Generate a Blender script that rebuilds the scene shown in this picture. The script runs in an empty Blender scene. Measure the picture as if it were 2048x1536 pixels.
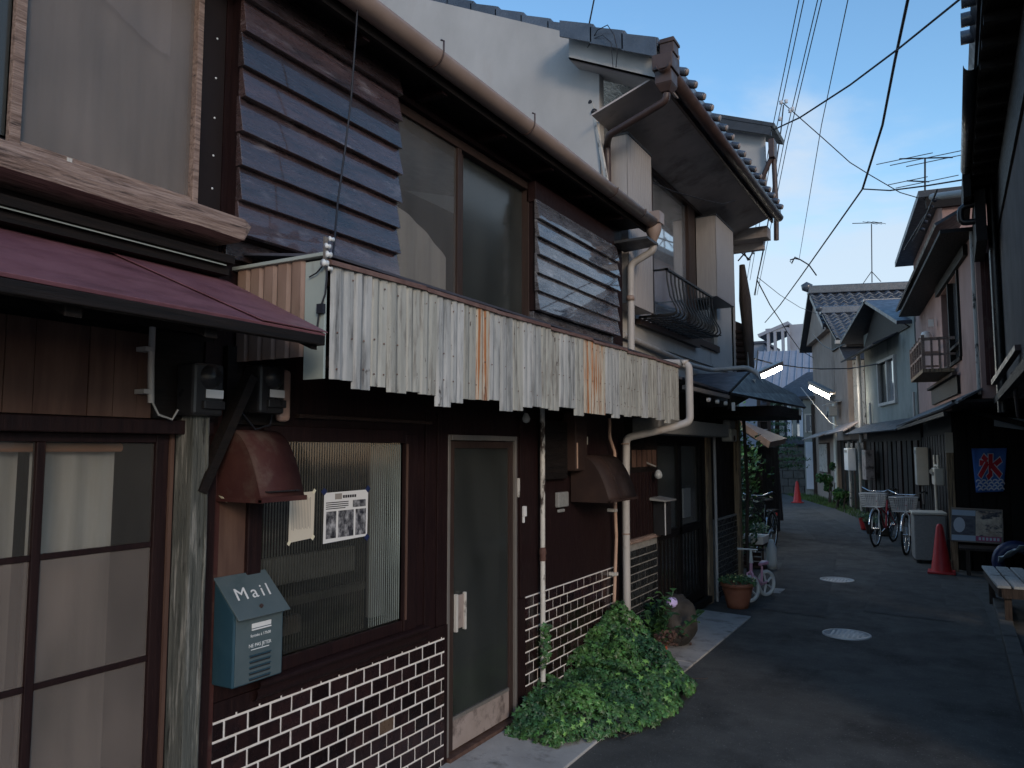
import bpy, bmesh, math, random
from mathutils import Vector, Matrix, noise
random.seed(7)
R = math.radians
sc = bpy.context.scene
col = sc.collection
# ------------------------------------------------------------------ camera
CAMH = 1.70; PITCH = R(4.9); YAW = R(29.8); FP = 1538.0
cd = bpy.data.cameras.new('camera'); cam = bpy.data.objects.new('camera', cd); col.objects.link(cam)
cd.sensor_width = 36; cd.lens = 36 * FP / 2048; cd.clip_end = 2000; cd.clip_start = 0.02
cam.location = (0, 0, CAMH); cam.rotation_euler = (R(90) + PITCH, 0, YAW)
sc.camera = cam
sc.render.resolution_x = 1024; sc.render.resolution_y = 768
# ------------------------------------------------------------------ sky, sun, exposure
LIGHTDIR = Vector((0.72, -0.62, 0.30)).normalized()          # towards the light, behind the camera
EL = math.asin(LIGHTDIR.z); AZ = math.atan2(LIGHTDIR.x, LIGHTDIR.y)
w = bpy.data.worlds.new('World'); sc.world = w; w.use_nodes = True
nt = w.node_tree; N = nt.nodes; L = nt.links
bg = N['Background']; bg.inputs['Strength'].default_value = 0.105
sky = N.new('ShaderNodeTexSky'); sky.sky_type = 'NISHITA'; sky.sun_disc = False
sky.sun_elevation = EL; sky.sun_rotation = AZ; sky.air_density = 1.3; sky.dust_density = 0.5; sky.ozone_density = 3.0
tc = N.new('ShaderNodeTexCoord'); mp = N.new('ShaderNodeMapping'); mp.inputs['Scale'].default_value = (1.0, 1.0, 2.6)
L.new(tc.outputs['Generated'], mp.inputs['Vector'])
nz = N.new('ShaderNodeTexNoise'); nz.inputs['Scale'].default_value = 3.0; nz.inputs['Detail'].default_value = 7; nz.inputs['Roughness'].default_value = .52
nz.inputs['Distortion'].default_value = .25
L.new(mp.outputs[0], nz.inputs['Vector'])
sep = N.new('ShaderNodeSeparateXYZ'); L.new(tc.outputs['Generated'], sep.inputs[0])
hz = N.new('ShaderNodeMapRange'); hz.inputs[1].default_value = .52; hz.inputs[2].default_value = .02; hz.inputs[3].default_value = -.12; hz.inputs[4].default_value = .24
L.new(sep.outputs[2], hz.inputs[0])
ad = N.new('ShaderNodeMath'); ad.operation = 'ADD'; L.new(nz.outputs['Fac'], ad.inputs[0]); L.new(hz.outputs[0], ad.inputs[1])
cr = N.new('ShaderNodeMapRange'); cr.interpolation_type = 'SMOOTHSTEP'
cr.inputs[1].default_value = .40; cr.inputs[2].default_value = .64; cr.inputs[3].default_value = 0; cr.inputs[4].default_value = .80
L.new(ad.outputs[0], cr.inputs[0])
hsv = N.new('ShaderNodeHueSaturation'); hsv.inputs['Saturation'].default_value = 1.12; hsv.inputs['Value'].default_value = 1.06
L.new(sky.outputs[0], hsv.inputs['Color'])
mx = N.new('ShaderNodeMix'); mx.data_type = 'RGBA'
L.new(cr.outputs[0], mx.inputs[0]); L.new(hsv.outputs[0], mx.inputs[6]); mx.inputs[7].default_value = (3.0, 3.45, 4.0, 1)
L.new(mx.outputs[2], bg.inputs['Color'])
sd = bpy.data.lights.new('lamplight', 'SUN'); sd.energy = 0.55; sd.angle = R(14); sd.color = (1, .80, .63)  # soft warm parallel light, stands in for an unseen street lamp behind the camera
lamplight = bpy.data.objects.new('lamplight', sd); col.objects.link(lamplight)
lamplight.rotation_euler = (-LIGHTDIR).to_track_quat('-Z', 'Y').to_euler()
vs = sc.view_settings; vs.view_transform = 'Standard'; vs.look = 'None'; vs.gamma = 1; vs.exposure = 1.12
vs.use_curve_mapping = False

# ------------------------------------------------------------------ survey helpers: turn a sighting into a point at a known depth
FH = (-math.sin(YAW), math.cos(YAW)); RH = (math.cos(YAW), math.sin(YAW))
def ray(px, py):
    r = (px - 1024) / FP; u = (768 - py) / FP
    fw = math.cos(PITCH) - u * math.sin(PITCH); up = math.sin(PITCH) + u * math.cos(PITCH)
    return FH[0]*fw + RH[0]*r, FH[1]*fw + RH[1]*r, up
def onx(px, py, x):
    d = ray(px, py); t = x / d[0]; return Vector((x, d[1]*t, CAMH + d[2]*t))
def ony(px, py, y):
    d = ray(px, py); t = y / d[1]; return Vector((d[0]*t, y, CAMH + d[2]*t))

# ------------------------------------------------------------------ materials
MATS = {}
def mat(name, c, c2=None, ns=6, st=(1, 1, 1), rough=.75, metal=0, bump=0, bs=40, bst=(1, 1, 1), spec=.4, dirt=None, rnd=0, isl=0, coat=0, emit=None, wear=None):
    m = bpy.data.materials.new(name); m.use_nodes = True; n = m.node_tree.nodes; l = m.node_tree.links
    b = n['Principled BSDF']; b.inputs['Roughness'].default_value = rough; b.inputs['Metallic'].default_value = metal
    b.inputs['Specular IOR Level'].default_value = spec; b.inputs['Coat Weight'].default_value = coat
    g = n.new('ShaderNodeNewGeometry')
    def tex(scale, stretch, det=5, rg=.6):
        mpn = n.new('ShaderNodeMapping'); mpn.inputs['Scale'].default_value = stretch; l.new(g.outputs['Position'], mpn.inputs['Vector'])
        t = n.new('ShaderNodeTexNoise'); t.inputs['Scale'].default_value = scale; t.inputs['Detail'].default_value = det; t.inputs['Roughness'].default_value = rg
        l.new(mpn.outputs[0], t.inputs['Vector']); return t.outputs['Fac']
    def mr(src, a, z, lo=0, hi=1):
        q = n.new('ShaderNodeMapRange'); q.inputs[1].default_value = a; q.inputs[2].default_value = z; q.inputs[3].default_value = lo; q.inputs[4].default_value = hi
        l.new(src, q.inputs[0]); return q.outputs[0]
    def mixc(f, a, bb):
        q = n.new('ShaderNodeMix'); q.data_type = 'RGBA'; l.new(f, q.inputs[0])
        for s, v in ((6, a), (7, bb)):
            if isinstance(v, tuple): q.inputs[s].default_value = (*v, 1)
            else: l.new(v, q.inputs[s])
        return q.outputs[2]
    cur = c
    if c2: cur = mixc(mr(tex(ns, st), .35, .65), c, c2)
    for dd in ([dirt] if dirt else []) + ([wear] if wear else []):
        dc, lo, hi, dsc, dst = dd
        cur = mixc(mr(tex(dsc, dst, 6, .65), lo, hi), cur, dc)
    if rnd or isl:
        if rnd: oi = n.new('ShaderNodeObjectInfo'); src = oi.outputs['Random']; amt = rnd
        else: src = g.outputs['Random Per Island']; amt = isl
        h = n.new('ShaderNodeHueSaturation'); l.new(mr(src, 0, 1, 1-amt, 1+amt), h.inputs['Value'])
        if isl: l.new(mr(src, 0, 1, .485, .515), h.inputs['Hue'])
        if isinstance(cur, tuple): h.inputs['Color'].default_value = (*cur, 1)
        else: l.new(cur, h.inputs['Color'])
        cur = h.outputs[0]
    if isinstance(cur, tuple): b.inputs['Base Color'].default_value = (*cur, 1)
    else: l.new(cur, b.inputs['Base Color'])
    if rough > .12:
        rr = mr(tex(ns*1.7+3, st), .3, .7, max(rough-.12, .05), min(rough+.12, 1)); l.new(rr, b.inputs['Roughness'])
    if bump:
        bp = n.new('ShaderNodeBump'); bp.inputs['Strength'].default_value = bump; bp.inputs['Distance'].default_value = .01
        l.new(tex(bs, bst, 6, .65), bp.inputs['Height']); l.new(bp.outputs[0], b.inputs['Normal'])
    if emit:
        b.inputs['Emission Color'].default_value = (*emit[0], 1); b.inputs['Emission Strength'].default_value = emit[1]
    MATS[name] = m; return m
def glass(name, tint, trans, rough, refl=.25, dark=(.02, .025, .025)):
    m = bpy.data.materials.new(name); m.use_nodes = True; n = m.node_tree.nodes; l = m.node_tree.links
    b = n['Principled BSDF']; b.inputs['Base Color'].default_value = (*dark, 1); b.inputs['Roughness'].default_value = rough
    b.inputs['Specular IOR Level'].default_value = .6; b.inputs['Coat Weight'].default_value = refl; b.inputs['Coat Roughness'].default_value = rough*.5
    g = n.new('ShaderNodeNewGeometry'); mp_ = n.new('ShaderNodeMapping'); mp_.inputs['Scale'].default_value = (3, 3, 1.3); l.new(g.outputs['Position'], mp_.inputs['Vector'])
    tx = n.new('ShaderNodeTexNoise'); tx.inputs['Scale'].default_value = 1.6; tx.inputs['Detail'].default_value = 5; l.new(mp_.outputs[0], tx.inputs['Vector'])
    q = n.new('ShaderNodeMix'); q.data_type = 'RGBA'; l.new(tx.outputs['Fac'], q.inputs[0]); q.inputs[6].default_value = (dark[0]*.35, dark[1]*.38, dark[2]*.4, 1); q.inputs[7].default_value = (dark[0]*1.75, dark[1]*1.65, dark[2]*1.6, 1)
    l.new(q.outputs[2], b.inputs['Base Color'])
    t = n.new('ShaderNodeBsdfTransparent'); t.inputs[0].default_value = (*tint, 1)
    x = n.new('ShaderNodeMixShader'); x.inputs[0].default_value = trans
    l.new(b.outputs[0], x.inputs[1]); l.new(t.outputs[0], x.inputs[2]); l.new(x.outputs[0], n['Material Output'].inputs[0])
    MATS[name] = m; return m
Zs = (14, 14, .8)      # vertical streaks
Ys = (14, .9, 14)      # grain along y
mat('brown_paint', (.012, .006, .007), (.021, .010, .010), 5, Zs, .5, bump=.25, bs=20, bst=Zs, wear=((.06, .03, .024), .62, .74, 9, Zs), spec=.16)
mat('dark_wall', (.010, .008, .009), (.018, .013, .013), 3, (1, 1, .4), .6, bump=.15, spec=.16)
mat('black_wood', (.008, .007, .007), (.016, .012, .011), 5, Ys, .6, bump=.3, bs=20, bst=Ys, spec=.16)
mat('shutter_wood', (.034, .020, .020), (.062, .036, .036), 5, (5, 1.2, 9), .30, coat=1, bump=.45, bs=11, bst=(8, 1, 12), rnd=.5, wear=((.15, .13, .14), .60, .74, 7, (1, .5, 2.4)), dirt=((.015, .009, .009), .54, .7, 5, (1, .6, 2.5)), spec=.8)
mat('grey_shutter_wood', (.06, .056, .062), (.13, .125, .14), 5, (5, 1.2, 9), .28, coat=1, bump=.5, bs=11, bst=(8, 1, 12), rnd=.2, wear=((.26, .26, .28), .56, .72, 7, (1, .5, 2.2)), dirt=((.03, .02, .022), .53, .62, 5, (1, .7, 2)), spec=.6)
mat('weathered_beam', (.19, .125, .10), (.40, .29, .24), 7, Ys, .8, bump=1, bs=12, bst=Ys, dirt=((.06, .04, .035), .56, .68, 6, (6, 1, 10)))
mat('green_post', (.050, .055, .049), (.115, .118, .105), 5, Zs, .75, bump=.8, bs=14, bst=Zs, wear=((.32, .31, .28), .53, .68, 4, Zs), dirt=((.02, .02, .018), .58, .66, 7, (6, 6, .7)))
mat('pale_trim', (.45, .43, .40), (.60, .57, .52), 6, Zs, .7, bump=.3, bs=20, bst=Zs, dirt=((.06, .05, .045), .56, .64, 12, (1, 1, .5)))
mat('corrugate', (.30, .30, .27), (.39, .385, .35), 4, (6, 6, .7), .6, bump=.2, rnd=.10, dirt=((.13, .115, .10), .50, .72, 8, (5, 5, .6)), wear=((.055, .035, .032), .64, .68, 26, (1, 1, .45)))
mat('corrugate_grey', (.28, .29, .285), (.42, .42, .41), 4, (6, 6, .7), .6, bump=.2, rnd=.10, dirt=((.09, .09, .09), .50, .72, 7, (5, 5, .5)), wear=((.05, .04, .035), .64, .70, 22, (1, 1, .45)))
mat('corrugate_rust', (.40, .37, .30), (.44, .40, .33), 4, (6, 6, .7), .6, bump=.2, rnd=.10, dirt=((.33, .12, .035), .46, .60, 9, (6, 6, .25)), wear=((.13, .045, .02), .58, .68, 16, (5, 5, .4)))
mat('rusty_edge', (.10, .05, .04), (.17, .10, .08), 12, (1, 1, 1), .8, bump=.5)
mat('pale_green_sheet', (.30, .35, .33), (.38, .43, .40), 3, (1, 1, 1), .55, dirt=((.22, .22, .2), .6, .8, 6, (1, 1, .5)))
mat('tan_corrugate', (.22, .145, .11), (.28, .19, .15), 4, (4, 4, .8), .6, dirt=((.14, .09, .07), .55, .75, 6, (4, 4, .5)))
mat('maroon_metal', (.15, .062, .078), (.20, .088, .105), 4, (1, 1, 1), .5, bump=.12, bs=60, dirt=((.10, .04, .05), .5, .7, 3, (3, 1, 1)))
mat('maroon_hood', (.048, .017, .017), (.068, .028, .024), 5, (1, 1, 1), .62, bump=.08, bs=80, dirt=((.085, .055, .045), .54, .68, 6, (1, 1, 1)), spec=.16)
mat('brown_hood', (.030, .019, .017), (.045, .027, .022), 5, (1, 1, 1), .55, bump=.1, bs=90, spec=.16)
mat('tile_brown', (.013, .007, .008), (.024, .011, .011), 20, (1, 1, 1), .22, rnd=.5, spec=.5)
mat('tile_odd', (.10, .065, .045), (.13, .085, .055), 20, (1, 1, 1), .3)
mat('tile_dark', (.015, .017, .018), (.026, .028, .028), 20, (1, 1, 1), .25, rnd=.4, spec=.16)
mat('grout', (.74, .70, .66), (.82, .78, .74), 30, (1, 1, 1), .9, dirt=((.42, .32, .27), .6, .75, 8, (1, 1, 1)))
mat('grout_dark', (.20, .20, .20), (.30, .30, .29), 20, (1, 1, 1), .9)
mat('gutter_pvc', (.26, .185, .15), (.32, .235, .195), 4, (1, 1, 1), .42, dirt=((.2, .15, .13), .6, .8, 5, (1, 1, 1)))
mat('pipe_white', (.38, .36, .345), (.46, .44, .42), 4, (3, 3, 1), .5, dirt=((.25, .2, .18), .6, .8, 8, (1, 1, .6)))
mat('pipe_peeling', (.50, .48, .44), (.60, .57, .52), 9, (1, 1, 1), .7, bump=.4, dirt=((.05, .035, .03), .53, .60, 11, (1, 1, .35)))
mat('pipe_tan', (.42, .27, .20), (.52, .35, .26), 6, (1, 1, 1), .6)
mat('brown_pipe', (.050, .032, .030), (.075, .046, .040), 6, (1, 1, 1), .45)
mat('white_plaster', (.38, .375, .37), (.45, .445, .44), 2, (1, 1, .6), .9, bump=.15, bs=120, dirt=((.40, .38, .37), .58, .78, 2.5, (2, 2, .5)))
mat('grey_plaster', (.38, .37, .355), (.46, .45, .43), 2, (1, 1, .6), .9, bump=.2, bs=100, dirt=((.2, .18, .165), .58, .78, 2.5, (2, 2, .5)))
mat('pink_plaster', (.32, .20, .175), (.39, .255, .225), 2, (1, 1, .6), .9, bump=.35, bs=70, dirt=((.20, .12, .105), .55, .75, 1.1, (1, 1, .7)))
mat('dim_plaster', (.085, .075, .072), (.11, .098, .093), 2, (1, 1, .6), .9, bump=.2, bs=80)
mat('beige_plaster', (.26, .205, .175), (.33, .265, .225), 2, (1, 1, .6), .9, bump=.3, bs=70, dirt=((.16, .12, .10), .55, .75, 1.1, (1, 1, .7)))
mat('greygreen_plaster', (.22, .235, .22), (.29, .305, .285), 2, (1, 1, .6), .9, bump=.2, bs=70, dirt=((.10, .11, .10), .55, .75, 1.1, (1, 1, .7)))
mat('white_corrugate', (.34, .315, .305), (.39, .365, .35), 5, Zs, .55, dirt=((.42, .38, .36), .6, .8, 5, Zs))
mat('soffit', (.40, .36, .345), (.50, .45, .43), 3, (1, 1, 1), .85, dirt=((.10, .075, .065), .52, .74, 1.6, (1, 1, 1)))
mat('roof_tile', (.050, .062, .085), (.080, .098, .130), 6, (1, 1, 1), .26, bump=.15, bs=60, rnd=.22, spec=.6)
mat('dark_roof', (.030, .034, .042), (.048, .052, .062), 5, (1, 1, 1), .45, bump=.1)
mat('slate_metal', (.055, .058, .075), (.075, .078, .10), 3, (1, 1, 1), .42)
mat('asphalt', (.068, .068, .066), (.100, .099, .094), 2.2, (1, 1, 1), .82, bump=1.0, bs=95, wear=((.20, .20, .19), .61, .68, 75, (1, 1, 1)), dirt=((.040, .040, .040), .48, .66, 1.3, (1, 1, 1)), spec=.3)
mat('asphalt_patch', (.056, .056, .056), (.084, .083, .080), 3, (1, 1, 1), .85, bump=1.0, bs=105, wear=((.18, .18, .17), .62, .69, 85, (1, 1, 1)), spec=.3)
mat('concrete', (.34, .325, .31), (.46, .44, .42), 3, (1, 1, 1), .88, bump=.5, bs=90, dirt=((.12, .115, .105), .52, .72, 5, (1, 1, 1)))
mat('dark_concrete', (.07, .07, .068), (.13, .13, .125), 3, (1, 1, 1), .9, bump=.5, bs=60, dirt=((.03, .035, .03), .5, .7, 3, (1, 1, 1)))
mat('iron_cover', (.42, .43, .44), (.54, .55, .56), 9, (1, 1, 1), .5, metal=.3, bump=.3, bs=80)
mat('leaf', (.014, .055, .026), (.078, .175, .040), 3.2, (1, 1, 1), .45, isl=.45, spec=.5)
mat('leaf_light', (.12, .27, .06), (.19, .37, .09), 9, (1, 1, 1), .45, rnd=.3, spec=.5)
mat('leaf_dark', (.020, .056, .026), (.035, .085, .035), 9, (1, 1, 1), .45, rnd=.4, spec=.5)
mat('foliage', (.014, .040, .018), (.03, .075, .03), 5, (1, 1, 1), .6, isl=.5)
mat('grass', (.05, .10, .025), (.09, .15, .04), 5, (1, 1, 1), .7, isl=.4)
mat('bark', (.04, .03, .026), (.08, .06, .05), 7, Zs, .9, bump=.8, bs=14, bst=Zs)
mat('stone', (.022, .021, .020), (.055, .050, .046), 6, (1, 1, 1), .8, bump=.9, bs=22)
mat('terracotta', (.30, .10, .055), (.36, .14, .08), 7, (1, 1, 1), .6, dirt=((.17, .07, .05), .55, .75, 6, (1, 1, 1)))
mat('orange_pot', (.50, .10, .055), (.55, .13, .07), 7, (1, 1, 1), .5)
mat('soil', (.02, .014, .01), None, rough=.95)
mat('petal_yellow', (.70, .68, .28), None, rough=.6, rnd=.15)
mat('petal_purple', (.52, .42, .80), (.68, .60, .90), 30, (1, 1, 1), .6)
mat('pink_paint', (.66, .34, .46), None, rough=.3, coat=.4)
mat('white_paint', (.68, .68, .68), (.74, .74, .73), 9, (1, 1, 1), .45)
mat('white_rubber', (.62, .61, .58), None, rough=.7)
mat('cone_red', (.42, .022, .025), (.48, .03, .03), 6, (1, 1, 1), .5, dirt=((.2, .02, .02), .6, .8, 5, (1, 1, 1)))
mat('bike_red', (.35, .02, .035), None, rough=.3, coat=.5)
mat('black_metal', (.012, .012, .013), None, rough=.35, spec=.5)
mat('black_rubber', (.015, .015, .015), None, rough=.85)
mat('chrome', (.62, .62, .62), None, rough=.22, metal=1)
mat('wire_basket', (.5, .5, .5), (.6, .6, .6), 9, (1, 1, 1), .4, metal=.5)
mat('slat_grey', (.36, .38, .38), (.48, .50, .50), 8, Ys, .7, bump=.5, bs=20, bst=Ys, rnd=.12, dirt=((.15, .15, .15), .58, .7, 6, (1, 1, 1)))
mat('blue_box', (.020, .058, .085), (.028, .072, .10), 5, (1, 1, 1), .5, bump=.06, bs=90)
mat('blue_grey_lid', (.075, .105, .115), (.10, .13, .14), 5, (1, 1, 1), .42, dirt=((.05, .08, .09), .55, .75, 6, (1, 1, 1)))
mat('paper', (.72, .71, .70), None, rough=.9)
mat('old_paper', (.58, .53, .44), (.64, .58, .48), 6, (1, 1, 1), .9)
mat('ink', (.02, .02, .025), None, rough=.9)
mat('faint_ink', (.30, .27, .24), None, rough=.9)
mat('photo_print', (.012, .012, .016), (.45, .45, .47), 26, (1, 1, 1), .6, dirt=((.02, .02, .03), .40, .62, 40, (1, 1, .6)))
mat('tape', (.72, .68, .52), None, rough=.5)
mat('curtain', (.46, .43, .40), (.56, .53, .50), 3, (8, 8, .5), .95)
mat('curtain_light', (.62, .62, .66), (.66, .66, .70), 3, (8, 8, .5), .95)
mat('curtain_pink', (.42, .34, .32), (.46, .42, .38), 2, (1, 1, 1), .95)
mat('lit_orange_wood', (.62, .25, .12), (.70, .32, .17), 5, Ys, .5)
mat('inner_brown', (.08, .045, .036), (.125, .075, .058), 3, (5, 5, .7), .75, spec=.16)
mat('aluminium', (.20, .18, .165), (.26, .235, .215), 7, Zs, .38, metal=.35)
mat('bronze_frame', (.036, .024, .021), (.052, .034, .029), 7, Zs, .4, spec=.16)
mat('kick_metal', (.30, .24, .21), (.36, .29, .26), 4, (1, 1, 1), .5, dirt=((.06, .04, .035), .50, .66, 6, (1, 1, 1)))
mat('meter_black', (.020, .020, .022), None, rough=.35)
mat('grey_plastic', (.22, .22, .215), (.27, .27, .26), 40, (1, 1, 1), .6)
mat('tan_plastic', (.42, .27, .22), (.48, .32, .26), 30, (1, 1, 1), .5)
mat('cream_box', (.50, .47, .40), (.56, .52, .45), 6, (1, 1, 1), .5, dirt=((.3, .26, .2), .6, .75, 7, (1, 1, 1)))
mat('wood_post', (.22, .15, .09), (.36, .26, .16), 6, Zs, .8, bump=.5, bs=14, bst=Zs, dirt=((.06, .045, .035), .50, .62, 5, Zs))
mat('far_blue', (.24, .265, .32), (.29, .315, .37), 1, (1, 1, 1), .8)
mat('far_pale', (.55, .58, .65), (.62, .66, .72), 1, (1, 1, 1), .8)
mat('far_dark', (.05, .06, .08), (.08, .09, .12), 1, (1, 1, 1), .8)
mat('wire', (.018, .020, .028), None, rough=.6)
mat('cable_white', (.32, .32, .31), None, rough=.6)
mat('insulator', (.70, .72, .72), None, rough=.25)
mat('flag_blue', (.05, .14, .46), (.07, .18, .52), 6, (1, 1, 1), .85)
mat('flag_red', (.55, .03, .05), None, rough=.85)
mat('flag_white', (.62, .66, .74), None, rough=.85)
mat('sign_photo', (.30, .22, .18), (.70, .62, .52), 9, (1, 1, 1), .4, dirt=((.05, .06, .09), .52, .6, 7, (1, 1, 2.2)))
mat('sign_blue', (.45, .56, .70), None, rough=.4)
mat('sign_navy', (.05, .06, .10), (.12, .14, .18), 12, (1, 1, 3), .4)
mat('magenta', (.45, .10, .22), None, rough=.5)
mat('poly_sheet', (.42, .50, .55), None, rough=.4)
mat('tube_lit', (1, 1, 1), None, rough=.4, emit=((1, .92, .78), 26.0))
mat('bulb_glass', (.4, .42, .42), None, rough=.1)
mat('navy_vinyl', (.02, .03, .09), None, rough=.4)
glass('clear_glass', (.95, .96, .95), .82, .10, .5, (.13, .13, .125))
glass('frosted_glass', (.93, .93, .92), .74, .34, .3, (.16, .155, .15))
glass('dark_frost', (.5, .56, .54), .30, .24, .6, (.045, .050, .048))
glass('ribbed_glass', (.8, .82, .78), .42, .10, 1, (.02, .022, .02))
mat('glint_pale', (.03, .032, .028), (.36, .33, .27), 2.6, (1, .8, 2.4), .5)
mat('glint_bright', (.15, .175, .16), (.27, .31, .285), 2, (1, 1, 1), .5)
glass('milky_glass', (.95, .93, .91), .50, .42, .2, (.19, .165, .15))
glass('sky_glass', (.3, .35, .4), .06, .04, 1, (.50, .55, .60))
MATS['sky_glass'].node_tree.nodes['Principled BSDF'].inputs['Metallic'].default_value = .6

def M(n): return MATS[n]

# ------------------------------------------------------------------ mesh helpers
def rootloc(o):
    while o.parent: o = o.parent
    return Vector(o.location)
class B:
    def __init__(s): s.v = []; s.f = []; s.sm = []
    def add(s, vs, fs, sm=False):
        n = len(s.v); s.v += [Vector(v) for v in vs]; s.f += [tuple(i+n for i in f) for f in fs]; s.sm += [sm]*len(fs); return s
    def box(s, x0, x1, y0, y1, z0, z1):
        x0, x1 = sorted((x0, x1)); y0, y1 = sorted((y0, y1)); z0, z1 = sorted((z0, z1))
        return s.add([(x0, y0, z0), (x1, y0, z0), (x1, y1, z0), (x0, y1, z0), (x0, y0, z1), (x1, y0, z1), (x1, y1, z1), (x0, y1, z1)],
                     [(0, 3, 2, 1), (4, 5, 6, 7), (0, 1, 5, 4), (1, 2, 6, 5), (2, 3, 7, 6), (3, 0, 4, 7)])
    def hexa(s, p):   # 8 corners, bottom loop then top loop
        return s.add(p, [(0, 3, 2, 1), (4, 5, 6, 7), (0, 1, 5, 4), (1, 2, 6, 5), (2, 3, 7, 6), (3, 0, 4, 7)])
    def slab(s, quad, th):   # polygon thickened against its normal
        q = [Vector(p) for p in quad]; nn = (q[1]-q[0]).cross(q[2]-q[0]).normalized()*th; k = len(q)
        fs = [tuple(range(k)), tuple(range(2*k-1, k-1, -1))] + [(i, i+k, (i+1) % k+k, (i+1) % k) for i in range(k)]
        return s.add(q + [p-nn for p in q], fs)
    def beam(s, a, b, wd, ht, up=(0, 0, 1)):
        a = Vector(a); b = Vector(b); d = (b-a).normalized(); r = d.cross(Vector(up)).normalized()*wd/2; u = r.cross(d).normalized()*ht/2
        return s.hexa([a-r-u, a+r-u, b+r-u, b-r-u, a-r+u, a+r+u, b+r+u, b-r+u])
    def tube(s, pts, r, n=10, caps=True):
        pts = [Vector(p) for p in pts]; k = len(pts); vs = []
        prev = None
        for i, p in enumerate(pts):
            d = (pts[min(i+1, k-1)]-pts[max(i-1, 0)]).normalized()
            if prev is None: u = d.orthogonal().normalized()
            else:
                u = prev - d*prev.dot(d)
                u = u.normalized() if u.length > 1e-5 else d.orthogonal().normalized()
            prev = u; q = d.cross(u); rr = r[i] if isinstance(r, (list, tuple)) else r
            if 0 < i < k-1:
                c = max(.5, math.cos((pts[i]-pts[i-1]).angle(pts[i+1]-pts[i])/2)) if (pts[i]-pts[i-1]).length > 1e-6 and (pts[i+1]-pts[i]).length > 1e-6 else 1
                rr = rr/ (c**.5)
            vs += [p + (u*math.cos(2*math.pi*j/n) + q*math.sin(2*math.pi*j/n))*rr for j in range(n)]
        fs = [(i*n+j, i*n+(j+1) % n, (i+1)*n+(j+1) % n, (i+1)*n+j) for i in range(k-1) for j in range(n)]
        s.add(vs, fs, True)
        if caps: s.add([vs[j] for j in range(n)], [tuple(range(n-1, -1, -1))]); s.add([vs[(k-1)*n+j] for j in range(n)], [tuple(range(n))])
        return s
    def lathe(s, c, prof, n=20, axis='z', a0=0, a1=2*math.pi):
        c = Vector(c); vs = []; full = abs(a1-a0-2*math.pi) < 1e-6; m = n if full else n+1
        for r, h in prof:
            for j in range(m):
                a = a0+(a1-a0)*j/n; x, y = r*math.cos(a), r*math.sin(a)
                vs.append(c + Vector({'z': (x, y, h), 'x': (h, x, y), 'y': (y, h, x)}[axis]))
        fs = [(i*m+j, i*m+(j+1) % m, (i+1)*m+(j+1) % m, (i+1)*m+j) for i in range(len(prof)-1) for j in range(n)]
        return s.add(vs, fs, True)
    def grid(s, rows, sm=True):   # rows: list of equal-length point lists
        m = len(rows[0]); vs = [p for r in rows for p in r]
        return s.add(vs, [(i*m+j, i*m+j+1, (i+1)*m+j+1, (i+1)*m+j) for i in range(len(rows)-1) for j in range(m-1)], sm)
    def build(s, name, m, parent=None, label=None, kind=None, bev=0, solid=0):
        off = rootloc(parent) if parent else Vector((0, 0, 0))
        me = bpy.data.meshes.new(name); me.from_pydata([tuple(v-off) for v in s.v], [], s.f)
        me.polygons.foreach_set('use_smooth', s.sm); me.materials.append(M(m)); me.update()
        o = bpy.data.objects.new(name, me); col.objects.link(o)
        if parent: o.parent = parent
        if label: o['label'] = label
        if kind: o['kind'] = kind
        if solid: k = o.modifiers.new('thick', 'SOLIDIFY'); k.thickness = solid; k.offset = 0
        if bev: k = o.modifiers.new('bevel', 'BEVEL'); k.width = bev; k.segments = 2; k.limit_method = 'ANGLE'; k.angle_limit = R(50)
        return o
def thing(name, label, cat, loc=(0, 0, 0), group=None):
    o = bpy.data.objects.new(name, None); col.objects.link(o); o.location = loc; o.empty_display_size = .1
    o['label'] = label; o['category'] = cat
    if group: o['group'] = group
    return o
def tag(o, label, cat, group=None):
    o['label'] = label; o['category'] = cat
    if group: o['group'] = group
    return o
def struct(o): o['kind'] = 'structure'; return o
def instances(name, me, parent, locs, rots=None):
    off = rootloc(parent)
    out = []
    for i, p in enumerate(locs):
        o = bpy.data.objects.new(name, me); col.objects.link(o); o.parent = parent
        o.location = Vector(p)-off
        if rots: o.rotation_euler = rots[i]
        out.append(o)
    return out
def mesh_of(b, m, smooth=False):
    me = bpy.data.meshes.new('piece'); me.from_pydata([tuple(v) for v in b.v], [], b.f); me.materials.append(M(m))
    me.polygons.foreach_set('use_smooth', b.sm); return me
def copy_tree(o, parent=None):
    c = o.copy(); col.objects.link(c); c.parent = parent
    for ch in list(o.children): copy_tree(ch, c)
    return c
def wall_open(b, y0, y1, z0, z1, openings, x, th=.12):
    """wall in plane x (front face) with rectangular openings (ya,yb,za,zb)"""
    ys = sorted({y0, y1, *[v for o in openings for v in o[:2] if y0 < v < y1]}); zs = sorted({z0, z1, *[v for o in openings for v in o[2:] if z0 < v < z1]})
    for i in range(len(ys)-1):
        run = None
        for j in range(len(zs)-1):
            cy, cz = (ys[i]+ys[i+1])/2, (zs[j]+zs[j+1])/2
            hole = any(o[0] < cy < o[1] and o[2] < cz < o[3] for o in openings)
            if not hole: run = (run[0], zs[j+1]) if run else (zs[j], zs[j+1])
            if hole or j == len(zs)-2:
                if run: b.box(x-th, x, ys[i], ys[i+1], *run)
                run = None
    return b
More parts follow.
